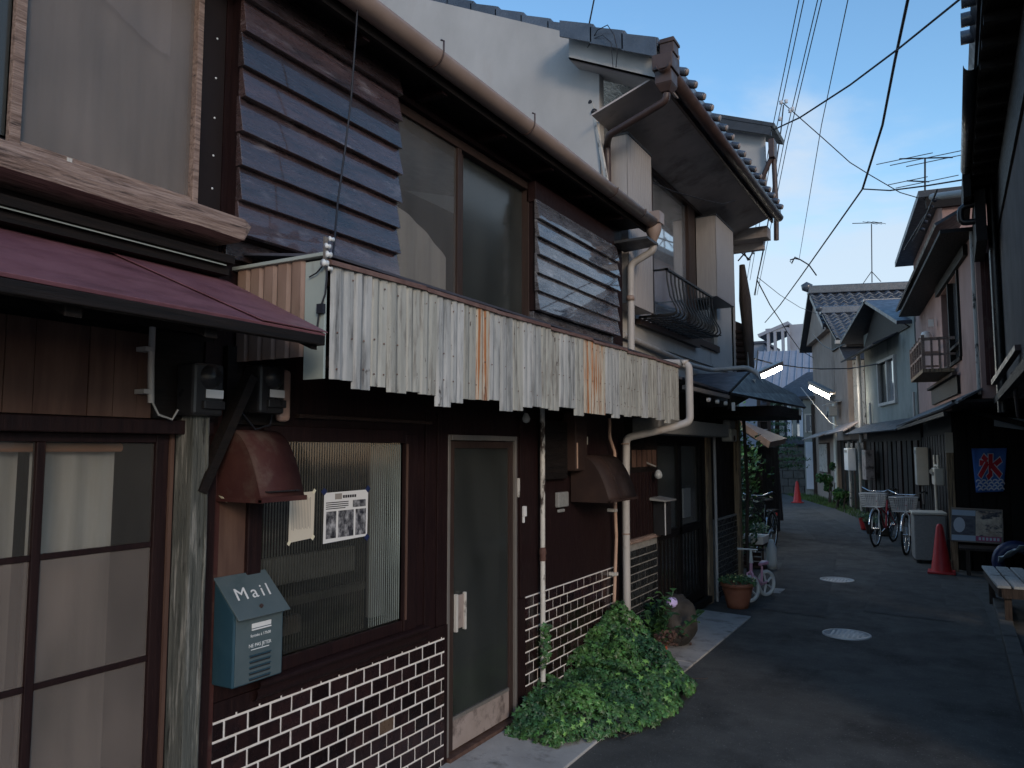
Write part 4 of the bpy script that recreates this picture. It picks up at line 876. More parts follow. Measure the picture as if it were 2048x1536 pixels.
B().tube([(FX+.05, 8.80, 0), (FX+.055, 8.80, 1.0), (FX+.05, 8.81, 1.9)], .018, 10).build('vertical_pipe', 'pipe_white', hC)
B().box(FX, FX+.03, 8.60, 8.74, 0, 2.0).build('door_post', 'wood_post', hC)
B().box(FX-.02, FX+.05, 9.95, 10.06, 0, 2.1).build('end_post', 'wood_post', hC)
B().tube([(FX+.12, 10.05, 0), (FX+.10, 10.06, .6), (FX+.13, 10.05, 1.2), (FX+.10, 10.06, 2.1)], .022, 8).build('twisted_pipe', 'bark', hC)
# ivory gas meter on the end wall
gm = thing('gas_meter', 'ivory gas meter high on the dark wall at the end of the left row', 'gas meter', (FX, 9.45, 1.9))
B().box(FX+.02, FX+.14, 9.25, 9.52, 1.80, 1.95).build('lower_case', 'cream_box', gm, bev=.015)
B().box(FX+.03, FX+.12, 9.27, 9.55, 1.955, 2.06).build('upper_case', 'grey_plastic', gm, bev=.02)
B().lathe((FX+.14, 9.38, 1.84), [(0, .01), (.03, .008), (.035, 0)], 12, 'x').build('dial', 'inner_brown', gm)
# wall lamp and letter box frame in front of C
wl = thing('wall_lamp', 'small round spotlight on a bracket over the lattice window wall', 'lamp', (FX, 6.75, 1.5))
B().tube([(FX, 6.6, 1.60), (FX+.08, 6.72, 1.55)], .008, 8).build('bracket', 'grey_plastic', wl)
B().lathe((FX+.09, 6.76, 1.47), [(0, -.035), (.03, -.025), (.038, 0), (.03, .03), (.012, .05)], 14).build('lamp_head', 'bulb_glass', wl)
lbx = thing('letter_box', 'slim dark letter box with pale flat roof and white edge left of the lattice door', 'letter box', (FX, 6.85, 1.2))
B().box(FX+.02, FX+.13, 6.80, 6.98, .93, 1.24).build('body', 'meter_black', lbx, bev=.004)
B().hexa([(FX+.01, 6.72, 1.245), (FX+.17, 6.72, 1.235), (FX+.17, 7.02, 1.235), (FX+.01, 7.02, 1.245), (FX+.01, 6.72, 1.27), (FX+.17, 6.72, 1.247), (FX+.17, 7.02, 1.247), (FX+.01, 7.02, 1.27)]).build('roof', 'grey_plastic', lbx)
B().box(FX+.131, FX+.136, 6.80, 6.812, .93, 1.235).build('edge_trim', 'white_paint', lbx)
# porch roof of C with a hip facing the camera
A_, B_, C_, D_ = (-2.75, 9.0, 2.60), (-2.02, 9.0, 2.60), (-1.90, 7.6, 2.27), (-2.43, 7.45, 2.30)
pr_ = B().slab([D_, C_, B_, A_], .02).build('porch_roof', 'slate_metal', hC)
B().slab([C_, (-1.60, 10.3, 2.24), (-1.75, 10.5, 2.42), B_], .03).slab([A_, B_, (-1.75, 10.5, 2.42), (-2.43, 10.5, 2.7)], .02).build('porch_side_roof', 'dark_roof', hC)
B().slab([(-2.43, 6.18, 2.42), (-1.92, 6.18, 2.30), (-1.90, 7.6, 2.27), (-2.43, 7.6, 2.33)], .02).build('porch_front_roof', 'slate_metal', hC)
B().box(-1.93, -1.89, 6.2, 7.6, 2.20, 2.235).build('porch_fascia', 'aluminium', hC)
B().slab([C_, B_, (-2.02, 9.0, 2.3), (-1.95, 7.7, 2.1)], .02).build('porch_gable', 'black_wood', hC)
B().box(-2.43, -1.68, 9.0, 10.4, 2.08, 2.2).build('porch_ceiling', 'black_wood', hC)
for yy in (6.9, 7.2, 7.5): B().lathe((-1.92, yy, 2.15), [(0, .03), (.02, .03), (.02, 0)], 10, 'x').build('rafter_end', 'pale_trim', hC)
for (x_, y_, z_) in ((-1.86, 7.55, 2.11), (-1.66, 10.1, 2.16), (-1.95, 8.9, 2.45)): B().box(x_, x_+.03, y_, y_+.015, z_-.03, z_+.05).build('bracket', 'pale_trim', hC)
B().tube(bend([(CX+.04, 6.5, 2.74), (CX+.05, 8.6, 2.66), (CX+.1, 9.2, 2.66), (-2.1, 9.3, 2.68), (-1.97, 9.3, 2.60), (-1.9, 9.25, 2.35)], .06), .028, 10).build('overflow_pipe', 'pipe_white', hC)

# ================================================================== HOUSE D gable beyond C
hD = thing('gabled_house', 'white gabled upper storey with brown drain rising beyond the iron railing house', 'house', (-3, 12, 0))
g0, g1 = ony(1420, 232, 10.8), ony(1543, 250, 10.8)
B().slab([(g1.x, 10.80, g1.z-.16), (g1.x, 10.8, g1.z), (g0.x-2, 10.8, g0.z+.8), (g0.x-2, 10.8, g0.z+.6)][::-1], .04).build('verge_board', 'dark_roof', hD)
B().slab([(g1.x+.05, 10.75, g1.z), (g1.x+.05, 11.5, g1.z), (g0.x-2, 11.5, g0.z+.82), (g0.x-2, 10.75, g0.z+.82)], .05).build('roof', 'dark_roof', hD)
B().add([(g1.x-.12, 10.95, 5.4), (g1.x-.12, 10.95, g1.z-.1), (g0.x-2, 10.95, g0.z+.7), (g0.x-2, 10.95, 0), (-2.62, 10.95, 0), (-2.62, 10.95, 4.9), (g1.x-.3, 10.95, 5.1)], [(0, 1, 2, 3, 4, 5, 6)]).build('gable_wall', 'white_plaster', hD, solid=.05)
B().box(g1.x-.05, g1.x+.03, 10.78, 11.0, 5.75, 6.02).build('hopper', 'brown_pipe', hD, bev=.01)
B().tube([(g1.x-.02, 10.85, 5.78), (g1.x-.26, 10.9, 5.3), (g1.x-.30, 10.95, 5.0)], .035, 8).tube([(g1.x, 10.9, 5.8), (g1.x+.01, 10.9, 5.0), (g1.x-.0, 10.9, 4.6)], .035, 8).build('downpipe', 'brown_pipe', hD)
# stepped eave soffit end right of shutter box
B().box(CX, -2.05, 10.46, 10.7, 4.55, 4.7).box(CX, -2.15, 10.7, 10.8, 4.45, 4.6).build('eave_end', 'soffit', hC)
hE = thing('rusty_lean_to', 'rusty corrugated lean-to squeezed behind the plastered corner', 'lean-to', (-2.5, 11, 0))
r0, r1, r2, r3 = ony(1466, 640, 11.0), ony(1502, 655, 11.0), ony(1508, 745, 11.0), ony(1466, 745, 11.0)
B().slab([r0, r1, r2, r3][::-1], .05).build('sheet_wall', 'brown_pipe', hE)
for i in range(7):
    z = r2.z+(r1.z-r2.z)*(i+.3)/7; B().tube([(r3.x, 10.98, z+.02), (r2.x-.0, 10.98, z)], .03, 8).build('corrugation', 'brown_hood', hE)
tag(B().tube([ony(1484, 530, 10.95), ony(1490, 600, 10.95), ony(1498, 690, 10.95), ony(1500, 740, 10.95)], [.04, .085, .07, .05], 8).build('charred_post', 'bark'), 'dark leaning wooden post beside the plastered house corner', 'post')
tag(B().tube([ony(1495, 640, 10.9), ony(1497, 740, 10.9)], .012, 8).build('thin_pipe', 'cable_white'), 'thin white pipe in front of the rusty lean-to', 'pipe')
# low walls of the small lots beyond the left row
hF = thing('garden_shed_roof', 'small tan shed roof above the hedge beyond the left row', 'shed', (-4, 15, 0))
a0, a1 = ony(1475, 838, 15), ony(1541, 884, 15)
B().slab([a1, a0, a0+Vector((-.6, 2.2, .05)), a1+Vector((-.1, 2.2, .1))][::-1], .12).build('roof', 'tan_corrugate', hF)
B().box(a0.x-1, a1.x-.25, 15.4, 17, 0, 1.75).build('wall', 'dark_wall', hF)

def foliage(name, lb, cat, c, rad, n, s, parent_trunk=None, m='foliage', seed=1, flat=1, gaps=.15):
    rnd = random.Random(seed); b = B(); c = Vector(c); rad = Vector(rad)
    cl = [(Vector((rnd.gauss(0, .45), rnd.gauss(0, .45), rnd.gauss(0, .45))), rnd.uniform(.25, .5)) for _ in range(max(6, n//120))]
    for i in range(n):
        cc, r = cl[rnd.randrange(len(cl))]; d = Vector((rnd.gauss(0, 1), rnd.gauss(0, 1), rnd.gauss(0, 1))).normalized()*r*rnd.random()**.4
        p = cc+d; p = c+Vector((p.x*rad.x, p.y*rad.y, p.z*rad.z))
        if p.z < .02: p.z = .02+rnd.random()*.2
        nn = Vector((rnd.gauss(0, 1), rnd.gauss(0, 1), rnd.gauss(.6, 1))).normalized(); u = nn.orthogonal().normalized()*s*rnd.uniform(.6, 1.4); v = nn.cross(u)*.55*flat
        b.add([p-u, p-u*.2+v, p+u, p-u*.2-v], [(0, 1, 2, 3)])
    root = thing(name, lb, cat, (c.x, c.y, 0))
    b.build('foliage', m, root, kind='stuff')
    tb = B()
    for k in range(3 if parent_trunk is None else parent_trunk):
        q = c+Vector((rnd.uniform(-.4, .4)*rad.x, rnd.uniform(-.4, .4)*rad.y, 0)); tb.tube([(q.x, q.y, 0), (q.x+.03, q.y, c.z*.5), (q.x+.1*rnd.random(), q.y, c.z+rad.z*.3)], [.03, .022, .01], 6)
    tb.build('stems', 'bark', root)
    return root
foliage('hedge', 'dark leafy hedge seen between the row and the wooden trellis', 'hedge', (-3.75, 15.2, 1.0), (.75, 1.5, 1.25), 5200, .045, seed=3, m='leaf')
foliage('climbing_shrub', 'loose climbing shrub hugging the twisted pipe at the row end', 'shrub', (-2.75, 11.4, 1.1), (.25, .5, 1.1), 1300, .035, seed=4, m='leaf')
# trellis post with rungs
tr = thing('trellis_post', 'tall dark timber trellis with pale rungs beside the road bend', 'trellis', (-3.7, 18.5, 0))
pA, pB = ony(1522, 985, 18.5), ony(1542, 985, 18.5); tp = ony(1530, 800, 18.5)
for p in (pA, pB): B().box(p.x-.035, p.x+.035, 18.46, 18.54, 0, 2.9).build('upright', 'bark', tr)
for i in range(13): B().box(pA.x+.03, pB.x-.03, 18.43, 18.455, .45+i*.19, .47+i*.19+(.02 if i % 3 else 0)).build('rung', 'pipe_white' if i in (1, 2, 4, 6, 9) else 'bark', tr)
B().box(pA.x, pB.x, 18.5, 18.52, 0, 2.7).build('back_board', 'black_wood', tr)
# pine behind the trellis
pn = thing('pine_tree', 'layered dark pine tree behind the trellis near the first street lamp', 'tree', (-3.7, 19.6, 0))
B().tube([(-3.75, 19.6, 0), (-3.8, 19.6, 1.4), (-3.7, 19.65, 3.0)], [.10, .08, .03], 8).build('trunk', 'bark', pn)
nb = B(); rnd = random.Random(5)
for k in range(11):
    z = 1.3+k*.17; r_ = .55-.03*k; cx = -3.62+rnd.uniform(-.12, .28); cy = 19.6+rnd.uniform(-.2, .2)
    B().tube([(-3.78, 19.6, z-.05), (cx, cy, z)], .015, 5).build('limb', 'bark', pn)
    for i in range(230):
        a = rnd.uniform(0, 6.28); rr = r_*rnd.random()**.6; p = Vector((cx+rr*math.cos(a)*.8, cy+rr*math.sin(a), z+rnd.gauss(0, .028))); d = Vector((rnd.gauss(0, 1), rnd.gauss(0, 1), rnd.gauss(.8, .6))).normalized()*.055; s_ = d.orthogonal().normalized()*.012
        nb.add([p-s_, p+s_, p+d], [(0, 1, 2)])
nb.build('crown', 'leaf', pn, kind='stuff')

# ================================================================== far end
fw = thing('block_wall', 'low grey concrete block wall closing the far end of the alley', 'wall', (-6, 33, 0))
w0, w1 = ony(1546, 1000, 31.5), ony(1618, 1000, 31.5)
bw = .40; bh = .30
B().box(w0.x-1.2, w1.x+.2, 31.62, 31.75, 0, 1.78).build('wall_core', 'dark_concrete', fw)
me = mesh_of(B().box(0, bw-.02, 0, .11, 0, bh-.02), 'dark_concrete')
for r in range(6):
    x = w0.x-1.2-(bw/2 if r % 2 else 0)
    while x < w1.x:
        o = bpy.data.objects.new('block', me); col.objects.link(o); o.parent = fw; o.location = Vector((x, 31.505+random.uniform(-.01, .01), r*bh+.01))-Vector(fw.location); x += bw
def simple_window(parent, cx, y, z0, z1, w_, m='sky_glass', fm='pale_trim'):
    f = B().box(cx-w_/2-.05, cx+w_/2+.05, y-.04, y-.005, z0-.05, z0).box(cx-w_/2-.05, cx+w_/2+.05, y-.04, y-.005, z1, z1+.05).box(cx-w_/2-.05, cx-w_/2, y-.04, y-.005, z0, z1).box(cx+w_/2, cx+w_/2+.05, y-.04, y-.005, z0, z1).box(cx-.015, cx+.015, y-.035, y-.005, z0, z1).build('window', fm, parent)
    B().box(cx-w_/2, cx+w_/2, y-.02, y-.004, z0, z1).build('pane', m, f); return f
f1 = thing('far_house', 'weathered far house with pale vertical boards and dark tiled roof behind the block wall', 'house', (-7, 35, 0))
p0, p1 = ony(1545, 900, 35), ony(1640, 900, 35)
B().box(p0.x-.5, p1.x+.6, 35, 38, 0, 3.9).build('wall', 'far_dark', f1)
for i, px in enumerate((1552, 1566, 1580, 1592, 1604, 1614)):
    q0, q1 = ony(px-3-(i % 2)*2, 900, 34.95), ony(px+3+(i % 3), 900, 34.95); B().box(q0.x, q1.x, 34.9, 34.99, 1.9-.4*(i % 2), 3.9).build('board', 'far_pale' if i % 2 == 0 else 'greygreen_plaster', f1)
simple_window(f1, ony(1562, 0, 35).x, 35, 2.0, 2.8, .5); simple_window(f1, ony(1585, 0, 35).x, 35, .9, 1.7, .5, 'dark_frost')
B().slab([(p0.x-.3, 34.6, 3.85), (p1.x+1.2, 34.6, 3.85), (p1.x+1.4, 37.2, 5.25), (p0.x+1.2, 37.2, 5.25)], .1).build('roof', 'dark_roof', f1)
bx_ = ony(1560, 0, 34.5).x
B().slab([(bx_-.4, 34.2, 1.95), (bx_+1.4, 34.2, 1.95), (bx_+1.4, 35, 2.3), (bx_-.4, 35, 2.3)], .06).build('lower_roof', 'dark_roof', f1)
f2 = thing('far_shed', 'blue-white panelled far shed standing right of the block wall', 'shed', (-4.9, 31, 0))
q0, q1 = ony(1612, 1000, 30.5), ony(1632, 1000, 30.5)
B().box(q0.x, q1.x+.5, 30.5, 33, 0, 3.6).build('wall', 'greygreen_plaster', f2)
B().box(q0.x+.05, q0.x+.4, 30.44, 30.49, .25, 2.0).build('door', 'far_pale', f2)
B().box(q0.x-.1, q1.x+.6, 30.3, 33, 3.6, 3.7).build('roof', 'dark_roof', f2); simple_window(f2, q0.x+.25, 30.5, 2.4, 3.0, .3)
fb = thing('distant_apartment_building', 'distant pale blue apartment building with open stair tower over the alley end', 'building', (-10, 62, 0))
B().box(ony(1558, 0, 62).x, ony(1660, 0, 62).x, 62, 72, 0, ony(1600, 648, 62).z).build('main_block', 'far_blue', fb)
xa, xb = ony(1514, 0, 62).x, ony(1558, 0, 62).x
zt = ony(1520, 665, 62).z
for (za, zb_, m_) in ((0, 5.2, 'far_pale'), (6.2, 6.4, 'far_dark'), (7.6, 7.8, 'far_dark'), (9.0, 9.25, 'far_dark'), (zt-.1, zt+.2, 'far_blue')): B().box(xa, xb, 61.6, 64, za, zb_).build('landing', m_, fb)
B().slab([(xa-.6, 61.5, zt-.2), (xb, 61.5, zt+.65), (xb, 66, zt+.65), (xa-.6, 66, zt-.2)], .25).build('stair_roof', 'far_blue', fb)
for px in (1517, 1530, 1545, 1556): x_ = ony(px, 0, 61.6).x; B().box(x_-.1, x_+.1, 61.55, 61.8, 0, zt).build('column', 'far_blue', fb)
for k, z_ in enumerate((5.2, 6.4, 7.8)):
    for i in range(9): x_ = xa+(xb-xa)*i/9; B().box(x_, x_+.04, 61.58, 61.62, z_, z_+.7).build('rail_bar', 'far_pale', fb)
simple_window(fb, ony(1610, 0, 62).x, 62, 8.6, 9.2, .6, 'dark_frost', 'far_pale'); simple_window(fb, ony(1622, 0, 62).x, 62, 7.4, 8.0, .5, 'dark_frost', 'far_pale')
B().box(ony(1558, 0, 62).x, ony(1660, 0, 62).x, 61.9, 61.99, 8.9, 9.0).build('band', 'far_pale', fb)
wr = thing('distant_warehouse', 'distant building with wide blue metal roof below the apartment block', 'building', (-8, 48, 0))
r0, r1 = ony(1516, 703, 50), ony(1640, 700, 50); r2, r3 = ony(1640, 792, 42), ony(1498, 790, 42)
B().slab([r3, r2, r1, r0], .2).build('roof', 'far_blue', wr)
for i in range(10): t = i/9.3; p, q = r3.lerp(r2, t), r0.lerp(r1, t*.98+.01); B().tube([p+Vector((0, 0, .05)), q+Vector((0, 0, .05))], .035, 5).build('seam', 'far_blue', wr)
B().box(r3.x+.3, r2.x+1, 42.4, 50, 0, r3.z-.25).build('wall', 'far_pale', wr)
# backdrop town so no bare horizon shows
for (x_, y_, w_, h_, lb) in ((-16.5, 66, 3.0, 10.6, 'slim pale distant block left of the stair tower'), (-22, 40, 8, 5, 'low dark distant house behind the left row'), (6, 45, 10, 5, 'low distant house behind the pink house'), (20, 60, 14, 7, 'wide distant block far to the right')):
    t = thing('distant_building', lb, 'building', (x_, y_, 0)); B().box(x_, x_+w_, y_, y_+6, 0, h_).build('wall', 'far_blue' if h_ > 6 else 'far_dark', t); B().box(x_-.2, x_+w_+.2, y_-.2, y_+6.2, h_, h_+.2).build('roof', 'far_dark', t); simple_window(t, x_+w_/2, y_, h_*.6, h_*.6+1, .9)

# ================================================================== RIGHT SIDE, angled frames
class Fr:
    def __init__(s, o, a): s.o = Vector((o[0], o[1], 0)); a = R(a); s.d = Vector((-math.sin(a), math.cos(a), 0)); s.n = Vector((-math.cos(a), -math.sin(a), 0))
    def p(s, u, v, z): return s.o+s.d*u+s.n*v+Vector((0, 0, z))
    def box(s, b, u0, u1, v0, v1, z0, z1):
        P = s.p; return b.hexa([P(u0, v0, z0), P(u0, v1, z0), P(u1, v1, z0), P(u1, v0, z0), P(u0, v0, z1), P(u0, v1, z1), P(u1, v1, z1), P(u1, v0, z1)])
# near dark house
RA = thing('two_storey_house', 'dark overhanging house at the right edge seen from below', 'house', (1.5, 5, 0))
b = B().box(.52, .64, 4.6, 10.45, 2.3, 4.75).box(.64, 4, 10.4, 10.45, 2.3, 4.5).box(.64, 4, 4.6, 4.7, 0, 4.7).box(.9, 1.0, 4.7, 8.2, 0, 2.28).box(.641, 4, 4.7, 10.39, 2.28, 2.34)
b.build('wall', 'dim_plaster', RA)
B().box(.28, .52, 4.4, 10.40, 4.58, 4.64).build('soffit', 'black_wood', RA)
B().slab([(.26, 4.3, 4.66), (4.5, 4.3, 6.6), (4.5, 10.42, 6.6), (.26, 10.42, 4.66)][::-1], .08).build('roof', 'dark_roof', RA)
for i in range(16): B().box(.29, .519, 4.7+i*.36, 4.75+i*.36, 4.52, 4.58).build('rafter', 'black_wood', RA)
B().box(.50, .518, 4.6, 10.43, 4.05, 4.5).build('frieze_board', 'black_wood', RA)
n = 10; arc = [(.235+.05*math.cos(a), 4.62+.05*math.sin(a)) for a in [math.pi+math.pi*i/n for i in range(n+1)]]
B().grid([[(x, yy, z) for x, z in arc] for yy in (6.6, 9.15)]).build('gutter', 'black_metal', RA, solid=.004)
et2 = mesh_of(B().lathe((0, 0, 0), [(0, -.1), (.05, -.1), (.05, .04), (0, .05)], 10, 'x'), 'roof_tile')
instances('eave_tile', et2, RA, [(.27, 5.0+i*.27, 4.72) for i in range(6)])
B().box(.20, .27, 9.2, 10.40, 4.35, 4.66).build('fascia', 'black_wood', RA)
rg = B().tube(bend([(.30, 9.5, 4.15), (.17, 9.5, 4.15), (.17, 9.5, 4.32), (.30, 9.5, 4.34)], .06), .035, 8).build('downpipe_elbow', 'black_metal', RA)
B().box(.30, .40, 9.35, 10.42, 3.9, 4.45).build('eave_box', 'black_wood', RA)
B().tube([(.49, 10.3, 4.5), (.49, 10.3, 2.2)], .03, 8).tube([(.47, 9.7, 4.6), (.47, 9.7, 2.1)], .05, 8).build('downpipe', 'black_metal', RA)
B().tube([(.50, 10.38, 4.0), (.50, 10.38, 2.4)], .010, 8).build('conduit', 'aluminium', RA)
bdr = B()
for i in range(4): bdr.box(.36+i*.045, .40+i*.045, 10.452, 10.47, 2.45, 4.0)
bdr.build('side_cladding', 'maroon_hood', RA)
B().tube([(.45, 7.5, 2.32), (.60, 9.6, 2.05)], .02, 8).build('strut', 'brown_pipe', RA)
B().box(.42, .48, 4.6, 10.4, 2.22, 2.3).build('sill_beam', 'black_wood', RA)
B().beam((.36, 8.6, 2.34), (.5, 7.6, 2.55), .05, .05).build('white_strut', 'brown_pipe', RA)
# recessed ground floor wall behind the bench
rw_ = thing('shop_front', 'dark recessed ground floor under the right house where the ice flag hangs', 'shop front', (1, 12.8, 0))
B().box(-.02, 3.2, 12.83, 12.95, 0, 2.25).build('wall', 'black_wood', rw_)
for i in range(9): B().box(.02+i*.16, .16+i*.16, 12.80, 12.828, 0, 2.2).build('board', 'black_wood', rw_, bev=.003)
B().box(1.6, 1.7, 8.2, 12.8, 0, 2.25).build('side_wall', 'dark_wall', rw_)
B().box(.0, 3, 10.47, 12.95, 2.26, 2.29).build('ceiling', 'black_wood', rw_)
B().beam((.1, 12.5, 2.28), (1.0, 11.6, 1.95), .06, .06).build('brace', 'black_wood', rw_)
ps = B().slab([ony(1988, 832, 12.5), ony(2048, 838, 12.5), ony(2048, 860, 12.5), ony(1988, 852, 12.5)][::-1], .01).build('clear_sheet', 'poly_sheet', rw_)
pp_ = thing('timber_post', 'weathered yellowish timber post left of the ice flag', 'post', (-.05, 12.7, 0))
B().box(-.10, -.01, 12.62, 12.70, 0, 1.93).build('post_shaft', 'wood_post', pp_, bev=.005)
B().box(-.102, -.008, 12.618, 12.702, 1.66, 1.945).build('post_cap', 'old_paper', pp_)
# ice flag
fl = thing('ice_flag', 'blue shop banner with red character for ice and white waves', 'banner', (.43, 12.6, 1.4))
f0, f1_, f2_, f3_ = ony(1943, 897, 12.6), ony(2014, 896, 12.6), ony(2007, 983, 12.6), ony(1952, 985, 12.6)
def fpt(s, t, d=0):   # s right 0..1, t down 0..1
    a = f0.lerp(f1_, s); c = f3_.lerp(f2_, s); p = a.lerp(c, t); return Vector((p.x, p.y - d + .012*math.sin(s*9+t*4), p.z))
B().grid([[fpt(i/12, j/12) for i in range(13)] for j in range(13)]).build('cloth', 'flag_blue', fl, solid=.003)
def fstroke(pts, wd, m, d, nm):
    b = B()
    for i in range(len(pts)-1):
        (s0, t0), (s1, t1) = pts[i], pts[i+1]; L_ = math.hypot(s1-s0, t1-t0); nx, ny = -(t1-t0)/L_*wd, (s1-s0)/L_*wd
        ex, ey = (s1-s0)/L_*wd*.6, (t1-t0)/L_*wd*.6
        b.add([fpt(s0-ex+nx, t0-ey+ny, d), fpt(s1+ex+nx, t1+ey+ny, d), fpt(s1+ex-nx, t1+ey-ny, d), fpt(s0-ex-nx, t0-ey-ny, d)], [(0, 1, 2, 3)])
        b.v[-4:] = b.v[-4:]
    return b
strokes = [[(.54, .17), (.54, .60), (.46, .66)], [(.24, .33), (.42, .36), (.20, .62)], [(.82, .28), (.60, .42)], [(.60, .42), (.84, .62)], [(.33, .20), (.40, .26)]]
for k, (wd, m_, d_) in enumerate(((.085, 'flag_white', .006), (.062, 'flag_red', .010))):
    b = B()
    for s_ in strokes: q = fstroke(s_, wd, m_, d_, ''); b.add(q.v, q.f)
    b.build('ice_character' if k else 'character_outline', m_, fl)
b = B()
for k in range(4):
    for i in range(5):
        cx_, cy_ = .12+.19*i+.06*(k % 2), .76+.065*k
        pts = [(cx_+.075*math.cos(a), cy_-.04*math.sin(a)) for a in [j*.52 for j in range(7)]]
        q = fstroke(pts, .016, 'flag_white', .006, ''); b.add(q.v, q.f)
b.build('wave_print', 'flag_white', fl)
pc = tag(B().box(*sorted((ony(2017, 0, 12.7).x, ony(2040, 0, 12.7).x)), 12.76, 12.79, ony(2020, 982, 12.7).z, ony(2020, 922, 12.7).z).build('wall_poster', 'photo_print'), 'small dark and white poster right of the blue ice flag', 'poster')
# shop sign board on table
sg = thing('sign_board', 'leaning menu sign board with food photograph and pale blue bands', 'sign', (.2, 12.4, .35))
s0, s1, s2, s3 = ony(1903, 1017, 12.4), ony(2004, 1022, 12.4), ony(2006, 1086, 12.4), ony(1902, 1080, 12.4)
def spt(s, t, d=0): return s0.lerp(s1, s).lerp(s3.lerp(s2, s), t)+Vector((0, -d, 0))
def spanel(sa, sb, ta, tb, m_, d, nm): return B().slab([spt(sa, ta, d), spt(sb, ta, d), spt(sb, tb, d), spt(sa, tb, d)], .004).build(nm, m_, sg)
B().slab([spt(0, 0), spt(1, 0), spt(1, 1), spt(0, 1)], -.02).build('backing', 'grey_plastic', sg)
spanel(.01, .48, .03, .2, 'sign_blue', .004, 'band'); spanel(.01, .48, .82, .99, 'sign_blue', .004, 'band'); spanel(.01, .48, .21, .81, 'sign_navy', .004, 'photo'); spanel(.485, .99, .03, .82, 'sign_photo', .004, 'photo')
spanel(.485, .97, .83, .98, 'magenta', .004, 'lettering_band')
for i in range(6): spanel(.54+i*.07, .585+i*.07, .86, .95, 'flag_white', .008, 'glyph_block')
for (sa, ta, ra, rb2) in ((.16, .5, .13, .24), (.72, .5, .22, .2)):
    B().add([spt(sa+ra*math.cos(a)*.9, ta+rb2*math.sin(a), .010) for a in [i*.3927 for i in range(16)]], [tuple(range(16))]).build('plate_print', 'flag_white' if sa < .5 else 'sign_photo', sg, solid=.002)
for sa in (-.012, 1.0): B().slab([spt(sa, -.03, .006), spt(sa+.012, -.03, .006), spt(sa+.012, 1.03, .006), spt(sa, 1.03, .006)], .02).build('frame_bar', 'kick_metal', sg)
for ta in (-.04, 1.0): B().slab([spt(-.012, ta, .006), spt(1.01, ta, .006), spt(1.01, ta+.03, .006), spt(-.012, ta+.03, .006)], .02).build('frame_bar', 'kick_metal', sg)
tb_ = thing('table', 'low dark table carrying the menu sign board', 'table', (.5, 12.6, 0))
B().box(.0, 1.3, 12.3, 12.75, .335, .365).build('tabletop', 'bark', tb_, bev=.003)
for (x_, y_) in ((.08, 12.35), (.08, 12.7), (1.2, 12.35), (1.2, 12.7)): B().box(x_, x_+.05, y_-.02, y_+.02, 0, .335).build('leg', 'bark', tb_)
# bench of slats
bn = thing('slatted_bench', 'grey slatted wooden bench at the right edge by the kerb', 'bench', (.45, 9.6, 0))
def gz(px, py, z): d = ray(px, py); t = (z-CAMH)/d[2]; return Vector((d[0]*t, d[1]*t, z))
bz = .40
bp0, bp1, bp3 = gz(1961, 1129, bz), gz(1994, 1175, bz), gz(2075, 1129, bz)
for r_ in range(2):
    for i in range(5):
        dx = .135; xa = .215+i*dx+r_*.05*0; ya = 10.33-(r_+1)*.73; yb = ya+.70
        sk = .05
        B().hexa([(xa+.045*(r_+1), ya, bz-.025), (xa+.045*(r_+1)+dx-.022, ya, bz-.025), (xa+.045*r_+dx-.022, yb, bz-.025), (xa+.045*r_, yb, bz-.025), (xa+.045*(r_+1), ya, bz), (xa+.045*(r_+1)+dx-.022, ya, bz), (xa+.045*r_+dx-.022, yb, bz), (xa+.045*r_, yb, bz)]).build('slat', 'slat_grey', bn, bev=.003)
B().box(.34, 1.0, 8.88, 8.92, .28, .372).box(.26, 1.0, 10.22, 10.26, .28, .372).build('end_rail', 'bark', bn)
B().beam((.33, 8.9, .33), (.245, 10.24, .33), .03, .085).build('side_rail', 'bark', bn)
for (x_, y_) in ((.36, 8.93), (.27, 10.18), (.95, 8.93), (.95, 10.18)): B().box(x_, x_+.06, y_, y_+.06, 0, .29).build('leg', 'bark', bn)
ty = tag(B().lathe((.62, 11.6, .3), [(.20+.07*math.cos(a), .07*math.sin(a)) for a in [i*math.pi/6 for i in range(13)]], 24, 'y').build('tyre', 'navy_vinyl'), 'dark blue tyre standing in the shade beyond the slatted bench', 'tyre')
cl = B(); rows = []
for i in range(13):
    t = i/12; rows.append([(.42+.52*t, 11.42-.06*math.sin(t*5)+s*.14, .33+.20*math.sin(t*2.1)-.05*s+.02*math.sin(i*2.3+s*4)) for s in (-1, -.4, .2, .8)])
tag(cl.grid(rows).build('pale_cloth', 'poly_sheet', solid=.01), 'crumpled pale blue cloth draped over the tyre behind the bench', 'cloth')

# pink house
P = Fr((.315, 10.54), 7.2)
hP = thing('two_storey_house', 'pink plastered house with wooden lattice balcony on the right', 'house', P.p(3, -1, 0))
b = B(); P.box(b, 0, 1.3, -3, 0, 2.30, 4.30); P.box(b, 3.15, 7.1, -3, 0, 2.30, 4.3); P.box(b, 1.3, 3.15, -3, 0, 2.30, 2.95); P.box(b, 1.3, 3.15, -3, 0, 4.12, 4.3)
b.build('wall', 'pink_plaster', hP, bev=.004)
b = B(); P.box(b, 1.3, 3.15, -.5, -.42, 2.95, 4.12); b.build('room_back', 'black_wood', hP)
b = B(); P.box(b, 2.7, 7.2, -3.2, -.02, 4.3, 5.55); b.build('upper_wall', 'pink_plaster', hP)
b = B(); P.box(b, 2.6, 7.5, -3.4, .30, 5.56, 5.66); b.build('upper_roof', 'dark_roof', hP)
b = B(); P.box(b, 2.62, 2.69, -3, .2, 5.38, 5.56); b.build('barge_board', 'black_wood', hP)
